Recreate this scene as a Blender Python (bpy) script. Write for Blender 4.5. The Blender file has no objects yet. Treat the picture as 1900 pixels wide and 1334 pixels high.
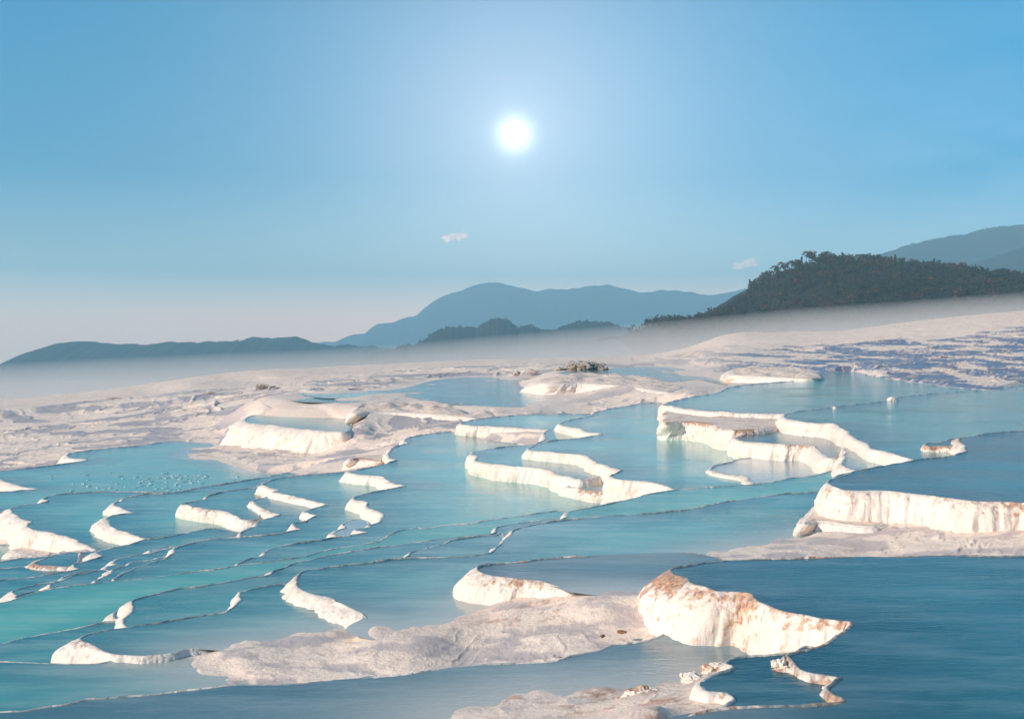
import bpy, math, random
import numpy as np
from mathutils import Vector
from mathutils.geometry import delaunay_2d_cdt
random.seed(7)
rng = np.random.default_rng(7)
R = math.radians
scene = bpy.context.scene
col = scene.collection

# ------------------------------------------------------------------ camera
F, HX, HY, CAMZ = 2200.0, 950.0, 620.0, 10.0        # focal length and horizon of the 1900 x 1334 photograph
cd = bpy.data.cameras.new('camera'); cam = bpy.data.objects.new('camera', cd); col.objects.link(cam)
cd.sensor_width = 36.0; cd.lens = 36.0 * F / 1900.0
cam.location = (0, 0, CAMZ); cam.rotation_euler = (R(90), 0, 0)
cd.shift_y = -47.0 / 1900.0
cd.clip_start = 0.3; cd.clip_end = 60000
scene.camera = cam

# ------------------------------------------------------------------ light
SUN = Vector((-0.84, -0.38, 0.48)).normalized()       # towards the lamp
sun_el = math.asin(SUN.z); sun_az = math.atan2(SUN.x, SUN.y)
ld = bpy.data.lights.new('sun', 'SUN'); sun = bpy.data.objects.new('sun', ld); col.objects.link(sun)
ld.energy = 4.9; ld.angle = R(0.6); ld.color = (1.0, 0.81, 0.66)
sun.rotation_euler = SUN.to_track_quat('Z', 'Y').to_euler()
sun.location = (-60, -60, 60)

world = bpy.data.worlds.new("World"); scene.world = world; world.use_nodes = True
wt = world.node_tree; wt.nodes.clear()
def N(t, typ, **kw):
    n = t.nodes.new(typ)
    for k, v in kw.items():
        setattr(n, k, v)
    return n
def LK(t, a, b): t.links.new(a, b)
def M(t, op, a=None, b=None, c=None, clamp=False):
    n = t.nodes.new('ShaderNodeMath'); n.operation = op; n.use_clamp = clamp
    for i, v in enumerate((a, b, c)):
        if v is None: continue
        if isinstance(v, (int, float)): n.inputs[i].default_value = v
        else: t.links.new(v, n.inputs[i])
    return n.outputs[0]
def MIXC(t, fac, a, b, mode='MIX'):
    n = t.nodes.new('ShaderNodeMix'); n.data_type = 'RGBA'; n.blend_type = mode
    for i, v in ((0, fac), (6, a), (7, b)):
        if isinstance(v, (int, float)): n.inputs[i].default_value = v
        elif isinstance(v, tuple): n.inputs[i].default_value = v if len(v) == 4 else (*v, 1)
        else: t.links.new(v, n.inputs[i])
    return n.outputs[2]
def RAMP(t, fac, stops, interp='LINEAR'):
    n = t.nodes.new('ShaderNodeValToRGB'); n.color_ramp.interpolation = interp
    e = n.color_ramp.elements
    while len(e) < len(stops): e.new(0.5)
    for i, (p, c) in enumerate(stops):
        e[i].position = p
        e[i].color = (c, c, c, 1) if isinstance(c, (int, float)) else (*c, 1)
    if fac is not None: t.links.new(fac, n.inputs[0])
    return n.outputs[0]
tc = N(wt, 'ShaderNodeTexCoord'); sp = N(wt, 'ShaderNodeSeparateXYZ'); LK(wt, tc.outputs['Generated'], sp.inputs[0])
zc = M(wt, 'MAXIMUM', sp.outputs['Z'], 0.012)
cb = N(wt, 'ShaderNodeCombineXYZ')
LK(wt, sp.outputs['X'], cb.inputs[0]); LK(wt, sp.outputs['Y'], cb.inputs[1]); LK(wt, zc, cb.inputs[2])
sky = N(wt, 'ShaderNodeTexSky'); sky.sky_type = 'NISHITA'; sky.sun_disc = False
sky.sun_elevation = sun_el; sky.sun_rotation = sun_az
sky.air_density = 1.0; sky.dust_density = 0.6; sky.ozone_density = 2.0
LK(wt, cb.outputs[0], sky.inputs['Vector'])
# air colour by height above the horizon
grade = RAMP(wt, zc, [(0.0, (6.2, 3.2, 2.3)), (0.05, (1.0, 1.2, 1.42)), (0.13, (.12, .80, 1.16)), (0.25, (.04, 1.0, 1.32)), (1.0, (.15, .85, 1.1))])
skyc = MIXC(wt, 1.0, sky.outputs[0], grade, 'MULTIPLY')
# the sun in the picture, with its glare in the air
vs = Vector(((955 - HX) / F, 1.0, (HY - 250) / F)).normalized()
dt = N(wt, 'ShaderNodeVectorMath', operation='DOT_PRODUCT'); LK(wt, tc.outputs['Generated'], dt.inputs[0]); dt.inputs[1].default_value = vs
dv = M(wt, 'MAXIMUM', dt.outputs['Value'], 0.0)
g1 = M(wt, 'MULTIPLY', M(wt, 'POWER', dv, 12000.0), 14.0)
g2 = M(wt, 'MULTIPLY', M(wt, 'POWER', dv, 1500.0), 1.6)
g3 = M(wt, 'MULTIPLY', M(wt, 'POWER', dv, 170.0), 2.1)
g4 = M(wt, 'MULTIPLY', M(wt, 'POWER', dv, 40.0), 2.3)
def scl(v, c):
    n = N(wt, 'ShaderNodeVectorMath', operation='SCALE'); n.inputs[0].default_value = c; LK(wt, v, n.inputs['Scale']); return n.outputs[0]
def addv(a, b):
    n = N(wt, 'ShaderNodeVectorMath', operation='ADD'); LK(wt, a, n.inputs[0]); LK(wt, b, n.inputs[1]); return n.outputs[0]
v5 = N(wt, 'ShaderNodeVectorMath', operation='DOT_PRODUCT'); LK(wt, tc.outputs['Generated'], v5.inputs[0]); v5.inputs[1].default_value = Vector(((1060 - HX) / F, 1.0, (HY - 540) / F)).normalized()
g5 = M(wt, 'MULTIPLY', M(wt, 'POWER', M(wt, 'MAXIMUM', v5.outputs['Value'], 0.0), 34.0), 1.5)
gl = addv(scl(g5, (1.0, .95, .85)), addv(addv(scl(g1, (1, 1, 1)), scl(g2, (1, .93, .86))), addv(scl(g3, (1.15, .95, .9)), scl(g4, (.95, .80, .66)))))
# thin cirrus low on the right
cn = N(wt, 'ShaderNodeTexNoise'); cn.inputs['Scale'].default_value = 9; cn.inputs['Detail'].default_value = 6
mp = N(wt, 'ShaderNodeMapping'); mp.inputs['Scale'].default_value = (1, 1, 4.0); LK(wt, tc.outputs['Generated'], mp.inputs[0]); LK(wt, mp.outputs[0], cn.inputs['Vector'])
cdir = Vector(((1850 - HX) / F, 1.0, (HY - 410) / F)).normalized()
cdot = N(wt, 'ShaderNodeVectorMath', operation='DOT_PRODUCT'); LK(wt, tc.outputs['Generated'], cdot.inputs[0]); cdot.inputs[1].default_value = cdir
cir = M(wt, 'MULTIPLY', M(wt, 'POWER', M(wt, 'MAXIMUM', cdot.outputs['Value'], 0.0), 160.0), RAMP(wt, cn.outputs[0], [(0.4, 0.0), (0.7, 1.0)]))
bg = N(wt, 'ShaderNodeBackground'); bg.inputs['Strength'].default_value = 0.1
tot = addv(addv(skyc, gl), scl(M(wt, 'MULTIPLY', cir, 1.3), (1.0, .8, .72)))
LK(wt, tot, bg.inputs[0])
wo = N(wt, 'ShaderNodeOutputWorld'); LK(wt, bg.outputs[0], wo.inputs[0])

vsn = scene.view_settings
vsn.view_transform = 'Standard'; vsn.look = 'None'; vsn.exposure = 0.0; vsn.gamma = 1.0; vsn.use_curve_mapping = False
cy = scene.cycles
cy.use_denoising = True; cy.volume_bounces = 8; cy.max_bounces = 8; cy.transparent_max_bounces = 8
cy.use_adaptive_sampling = True; cy.adaptive_threshold = 0.015; cy.caustics_reflective = False; cy.caustics_refractive = False
cy.volume_step_rate = 4.0; cy.volume_max_steps = 128

# ------------------------------------------------------------------ helpers
def hash3(i, j, k):
    h = (i.astype(np.int64) * 374761393 + j.astype(np.int64) * 668265263 + k.astype(np.int64) * 1274126177) & 0xffffffff
    h = ((h ^ (h >> 13)) * 1274126177) & 0xffffffff
    h = h ^ (h >> 16)
    return (h & 0xffff).astype(np.float64) / 32767.5 - 1.0
def vnoise(x, y, z):
    x, y, z = np.broadcast_arrays(np.asarray(x, float), np.asarray(y, float), np.asarray(z, float))
    i, j, k = np.floor(x), np.floor(y), np.floor(z)
    fx, fy, fz = x - i, y - j, z - k
    i, j, k = i.astype(np.int64), j.astype(np.int64), k.astype(np.int64)
    s = lambda t: t * t * t * (t * (t * 6 - 15) + 10)
    u, v, w = s(fx), s(fy), s(fz)
    def L(a, b, t): return a + (b - a) * t
    r = []
    for dk in (0, 1):
        a = L(hash3(i, j, k + dk), hash3(i + 1, j, k + dk), u)
        b = L(hash3(i, j + 1, k + dk), hash3(i + 1, j + 1, k + dk), u)
        r.append(L(a, b, v))
    return L(r[0], r[1], w)
def fbm(x, y, z=0.0, o=4, g=0.5):
    a, t, f = 1.0, 0.0, 1.0
    for q in range(o):
        t = t + a * vnoise(np.asarray(x) * f + 17.3 * q, np.asarray(y) * f - 9.1 * q, np.asarray(z) * f + 3.7 * q)
        a *= g; f *= 2.03
    return t
def sstep(a, b, x):
    t = np.clip((x - a) / (b - a), 0, 1); return t * t * (3 - 2 * t)

def mesh_np(name, V, faces, mat, attrs=None, smooth=True, parent=None, tri=False):
    """one mesh object from numpy vertices and quad or triangle arrays"""
    me = bpy.data.meshes.new(name)
    V = np.asarray(V, dtype=np.float32)
    me.vertices.add(len(V)); me.vertices.foreach_set('co', V.ravel())
    if not isinstance(faces, (list, tuple)): faces = [faces]
    faces = [np.asarray(f, dtype=np.int32) for f in faces if len(f)]
    idx = np.concatenate([f.ravel() for f in faces])
    tot = np.concatenate([np.full(len(f), f.shape[1], np.int32) for f in faces])
    st = np.concatenate([[0], np.cumsum(tot)[:-1]]).astype(np.int32)
    me.loops.add(len(idx)); me.loops.foreach_set('vertex_index', idx)
    me.polygons.add(len(tot)); me.polygons.foreach_set('loop_start', st); me.polygons.foreach_set('loop_total', tot)
    if smooth: me.polygons.foreach_set('use_smooth', np.ones(len(tot), bool))
    me.update(calc_edges=True)
    for k, v in (attrs or {}).items():
        a = me.attributes.new(k, 'FLOAT', 'POINT'); a.data.foreach_set('value', np.asarray(v, np.float32))
    me.materials.append(mat)
    o = bpy.data.objects.new(name, me); col.objects.link(o)
    if parent: o.parent = parent
    return o
def outward(o):
    import bmesh
    bm = bmesh.new(); bm.from_mesh(o.data); bmesh.ops.recalc_face_normals(bm, faces=bm.faces)
    if bm.calc_volume(signed=True) < 0: bmesh.ops.reverse_faces(bm, faces=bm.faces)
    bm.to_mesh(o.data); bm.free(); o.data.update()
def grid_faces(nr, nc, wrap=False):
    i = np.arange(nr - 1)[:, None]; j = np.arange(nc if wrap else nc - 1)[None, :]
    j2 = (j + 1) % nc
    return np.stack([i * nc + j, i * nc + j2, (i + 1) * nc + j2, (i + 1) * nc + j], -1).reshape(-1, 4)
def tag(o, label=None, cat=None, group=None, kind=None):
    if label: o['label'] = label
    if cat: o['category'] = cat
    if group: o['group'] = group
    if kind: o['kind'] = kind
    return o
def empty(name, loc, rz=0):
    o = bpy.data.objects.new(name, None); col.objects.link(o); o.location = loc; o.rotation_euler.z = rz; return o
def rebase(o):
    """move a finished mesh child so that its parent's origin is kept"""
    o.matrix_parent_inverse = o.parent.matrix_world.inverted() if False else o.matrix_parent_inverse

# photograph tiles: origin and magnification
TILES = {'W': (0, 0, 1.0), 'T1': (0, 560, 2.7143), 'T2': (600, 560, 2.7143), 'T3': (1200, 400, 2.7143), 'T4': (1200, 680, 2.7143),
         'T5': (0, 820, 2.7143), 'T6': (600, 820, 2.7143), 'T7': (0, 994, 2.7143), 'T8': (1200, 994, 2.7143), 'T9': (600, 994, 2.7143),
         'N1': (0, 960, 4.75), 'N2': (380, 940, 4.75), 'N3': (760, 880, 4.75), 'N4': (0, 860, 4.75), 'N5': (300, 860, 4.75),
         'N6': (300, 700, 4.1304), 'N7': (680, 660, 3.393), 'N8': (1200, 740, 4.75), 'E2': (1240, 600, 2.879)}
def trace(s):
    """'T8 1900,105 1600,100 / W 0,0' -> list of photograph points, '!' marks a sharp cusp"""
    out = []
    for seg in s.split('/'):
        w = seg.split(); ox, oy, k = TILES[w[0]]
        for q in w[1:]:
            c = q.endswith('!'); x, y = q.rstrip('!').split(',')
            out.append((ox + float(x) / k, oy + float(y) / k, c))
    return out
def ground_pt(px, py, h):
    d = F * h / (py - HY); return ((px - HX) / F * d, d, CAMZ - h)
def resample(pts, step=1.8):
    n = len(pts); P = np.array([(p[0], p[1]) for p in pts]); C = [p[2] for p in pts]
    out = []
    for i in range(n):
        p0, p1, p2, p3 = P[(i - 1) % n], P[i], P[(i + 1) % n], P[(i + 2) % n]
        if C[i]: p0 = p1 - (p2 - p1)
        if C[(i + 1) % n]: p3 = p2 + (p2 - p1)
        t01 = max(np.linalg.norm(p1 - p0), 1e-3) ** .5; t12 = max(np.linalg.norm(p2 - p1), 1e-3) ** .5; t23 = max(np.linalg.norm(p3 - p2), 1e-3) ** .5
        m1 = (p2 - p1) + t12 * ((p1 - p0) / t01 - (p2 - p0) / (t01 + t12))
        m2 = (p2 - p1) + t12 * ((p3 - p2) / t23 - (p3 - p1) / (t12 + t23))
        L = np.linalg.norm(p2 - p1); off = (max(p1[0], p2[0]) < -60 or min(p1[0], p2[0]) > 1960 or min(p1[1], p2[1]) > 1345)
        k = max(1, int(L / (step * (8 if off else 1))))
        for q in range(k):
            t = q / k; t2 = t * t; t3 = t2 * t
            out.append((2 * t3 - 3 * t2 + 1) * p1 + (t3 - 2 * t2 + t) * m1 + (-2 * t3 + 3 * t2) * p2 + (t3 - t2) * m2)
    return np.array(out)
def pip(px, py, poly):
    """points in polygon, vectorised"""
    ins = np.zeros(px.shape, bool); n = len(poly); j = n - 1
    for i in range(n):
        xi, yi = poly[i]; xj, yj = poly[j]
        if yi != yj:
            c = ((yi > py) != (yj > py)); 
            ins ^= c & (px < (xj - xi) * (py - yi) / (yj - yi) + xi)
        j = i
    return ins
def edge_dist(px, py, poly):
    """distance to the polygon outline"""
    a = poly; b = np.roll(poly, -1, 0); best = np.full(px.shape, 1e9)
    for (ax, ay), (bx, by) in zip(a, b):
        ex, ey = bx - ax, by - ay; L = ex * ex + ey * ey + 1e-9
        t = np.clip(((px - ax) * ex + (py - ay) * ey) / L, 0, 1)
        d = (px - ax - t * ex) ** 2 + (py - ay - t * ey) ** 2
        np.minimum(best, d, out=best)
    return np.sqrt(best)

# ------------------------------------------------------------------ materials
def newmat(name):
    m = bpy.data.materials.new(name); m.use_nodes = True; t = m.node_tree; t.nodes.clear()
    o = t.nodes.new('ShaderNodeOutputMaterial'); b = t.nodes.new('ShaderNodeBsdfPrincipled'); t.links.new(b.outputs[0], o.inputs[0])
    return m, t, b
def noise_n(t, vec, scale, detail=4, rough=0.55):
    n = t.nodes.new('ShaderNodeTexNoise'); n.inputs['Scale'].default_value = scale; n.inputs['Detail'].default_value = detail
    n.inputs['Roughness'].default_value = rough
    if vec is not None: t.links.new(vec, n.inputs['Vector'])
    return n.outputs[0]
def coords(t, scale=(1, 1, 1)):
    g = t.nodes.new('ShaderNodeNewGeometry'); m = t.nodes.new('ShaderNodeMapping'); m.inputs['Scale'].default_value = scale
    t.links.new(g.outputs['Position'], m.inputs[0]); return m.outputs[0]
def attr(t, name):
    a = t.nodes.new('ShaderNodeAttribute'); a.attribute_name = name; return a.outputs['Fac']
def bump(t, b, h, strength, dist):
    n = t.nodes.new('ShaderNodeBump'); n.inputs['Strength'].default_value = strength; n.inputs['Distance'].default_value = dist
    t.links.new(h, n.inputs['Height']); t.links.new(n.outputs[0], b.inputs['Normal']); return n

def mat_travertine():
    m, t, b = newmat('travertine')
    c1 = coords(t); n1 = noise_n(t, c1, 0.5, 5); n2 = noise_n(t, c1, 5.0, 6)
    cv = coords(t, (1, 1, 0.16)); nv = noise_n(t, cv, 9.0, 5, 0.6)
    base = MIXC(t, RAMP(t, n1, [(0.3, 0.0), (0.7, 1.0)]), (0.84, 0.755, 0.675), (0.78, 0.665, 0.575))
    base = MIXC(t, M(t, 'MULTIPLY', RAMP(t, nv, [(0.5, 0.0), (0.72, 1.0)]), M(t, 'ADD', 0.12, M(t, 'MULTIPLY', attr(t, 'streak'), 0.75), clamp=True)), base, (0.43, 0.36, 0.25))
    st = attr(t, 'stain')
    s1 = RAMP(t, M(t, 'ADD', M(t, 'MULTIPLY', noise_n(t, c1, 6.5, 5, 0.65), 1.0), M(t, 'SUBTRACT', M(t, 'MULTIPLY', st, 0.5), 0.27)), [(0.40, 0.0), (0.52, 1.0)])
    rust = MIXC(t, RAMP(t, noise_n(t, c1, 14, 3), [(0.35, 0), (0.65, 1)]), (0.62, 0.36, 0.19), (0.25, 0.09, 0.05))
    base = MIXC(t, M(t, 'MULTIPLY', s1, 0.85), base, rust)
    wr = attr(t, 'wet_shade_rim')                                       # water-darkened stone plus the shade of the inner rim face, painted teal
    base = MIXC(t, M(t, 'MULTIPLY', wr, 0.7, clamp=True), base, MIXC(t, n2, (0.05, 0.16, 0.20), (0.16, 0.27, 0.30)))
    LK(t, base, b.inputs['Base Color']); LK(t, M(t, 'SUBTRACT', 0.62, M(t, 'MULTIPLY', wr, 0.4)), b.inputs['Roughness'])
    vo = t.nodes.new('ShaderNodeTexVoronoi'); vo.inputs['Scale'].default_value = 7.0; LK(t, coords(t, (1, 1, .45)), vo.inputs['Vector'])
    hh = M(t, 'ADD', M(t, 'MULTIPLY', nv, 0.9), M(t, 'ADD', M(t, 'MULTIPLY', n2, 1.1), M(t, 'MULTIPLY', vo.outputs['Distance'], -0.7)))
    bump(t, b, hh, 0.7, 0.055)
    return m
def mat_ground():
    m, t, b = newmat('travertine_ground')
    c1 = coords(t); n1 = noise_n(t, c1, 0.35, 5); n2 = noise_n(t, c1, 4.0, 8, 0.65)
    base = MIXC(t, RAMP(t, n1, [(0.3, 0.0), (0.7, 1.0)]), (0.90, 0.745, 0.62), (0.84, 0.66, 0.54))
    base = MIXC(t, M(t, 'MULTIPLY', RAMP(t, n2, [(0.5, 0), (0.7, 1)]), 0.5), base, (0.50, 0.40, 0.34))
    st = attr(t, 'stain')
    s1 = RAMP(t, M(t, 'ADD', noise_n(t, c1, 2.2, 6, 0.7), M(t, 'SUBTRACT', M(t, 'MULTIPLY', st, 0.5), 0.27)), [(0.42, 0.0), (0.56, 1.0)])
    base = MIXC(t, M(t, 'MULTIPLY', s1, 0.8), base, (0.42, 0.2, 0.11))
    # dry scrub soil beyond the terraces
    base = MIXC(t, attr(t, 'soil'), base, (0.16, 0.15, 0.10))
    # thin standing water on the level treads, with shade and sky reflection painted in
    wet_shade = attr(t, 'wet_shade')
    wn = M(t, 'MULTIPLY', wet_shade, 1.0, clamp=True)
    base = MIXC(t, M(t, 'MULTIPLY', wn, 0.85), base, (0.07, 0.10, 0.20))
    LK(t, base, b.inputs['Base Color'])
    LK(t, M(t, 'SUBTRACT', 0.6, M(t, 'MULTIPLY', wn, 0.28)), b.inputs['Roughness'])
    bn = bump(t, b, M(t, 'ADD', n2, M(t, 'MULTIPLY', noise_n(t, c1, 14, 4, .6), .4)), 0.45, 0.07)
    LK(t, M(t, 'SUBTRACT', 0.6, M(t, 'MULTIPLY', wn, 0.5)), bn.inputs['Strength'])
    return m
def mat_water(name, deep, mid, pale, spec=.4):
    m, t, b = newmat(name)
    c1 = coords(t); ea = attr(t, 'edge')                         # metres from the rim
    n1 = noise_n(t, c1, 0.11, 3); n2 = noise_n(t, coords(t, (0.5, 1.9, 1)), 0.8, 5, .65)
    er = M(t, 'ADD', M(t, 'MULTIPLY', ea, 0.30), M(t, 'ADD', M(t, 'MULTIPLY', M(t, 'SUBTRACT', n1, 0.5), 0.9), M(t, 'MULTIPLY', M(t, 'SUBTRACT', n2, 0.5), 0.6)), clamp=True)
    base = MIXC(t, RAMP(t, er, [(0.0, 0.0), (0.9, 1.0)]), deep, mid)
    base = MIXC(t, M(t, 'MULTIPLY', RAMP(t, n2, [(0.45, 0), (0.68, 1)]), 0.38), base, pale)
    base = MIXC(t, attr(t, 'shoal'), base, (0.62, 0.59, 0.53))
    LK(t, base, b.inputs['Base Color'])
    b.inputs['Roughness'].default_value = 0.05; b.inputs['IOR'].default_value = 1.27; b.inputs['Specular IOR Level'].default_value = spec
    w = M(t, 'ADD', noise_n(t, coords(t, (1.0, 3.0, 1)), 2.2, 4), M(t, 'MULTIPLY', noise_n(t, coords(t, (1, 2.2, 1)), 8.0, 3), 0.4))
    calm = RAMP(t, noise_n(t, c1, 0.25, 2), [(0.35, 0.25), (0.65, 1.0)])
    bn = bump(t, b, w, 0.25, 0.03); LK(t, M(t, 'MULTIPLY', calm, 0.5), bn.inputs['Strength'])
    return m
TRAV = mat_travertine(); GROUND = mat_ground()
WATER = mat_water('pool_water', (0.022, 0.17, 0.21), (0.12, 0.42, 0.40), (0.42, 0.52, 0.48))
GREEN = mat_water('green_pool_water', (0.05, 0.30, 0.29), (0.15, 0.52, 0.42), (0.42, 0.54, 0.46))
BLUE = mat_water('blue_pool_water', (0.010, 0.085, 0.125), (0.035, 0.175, 0.215), (0.22, 0.32, 0.37), .26)
SLATE = mat_water('slate_pool_water', (0.07, 0.17, 0.21), (0.17, 0.29, 0.33), (0.36, 0.42, 0.44), .3)
SHAL = mat_water('shallow_pool_water', (0.30, 0.42, 0.45), (0.40, 0.48, 0.48), (0.55, 0.54, 0.50))

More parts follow.
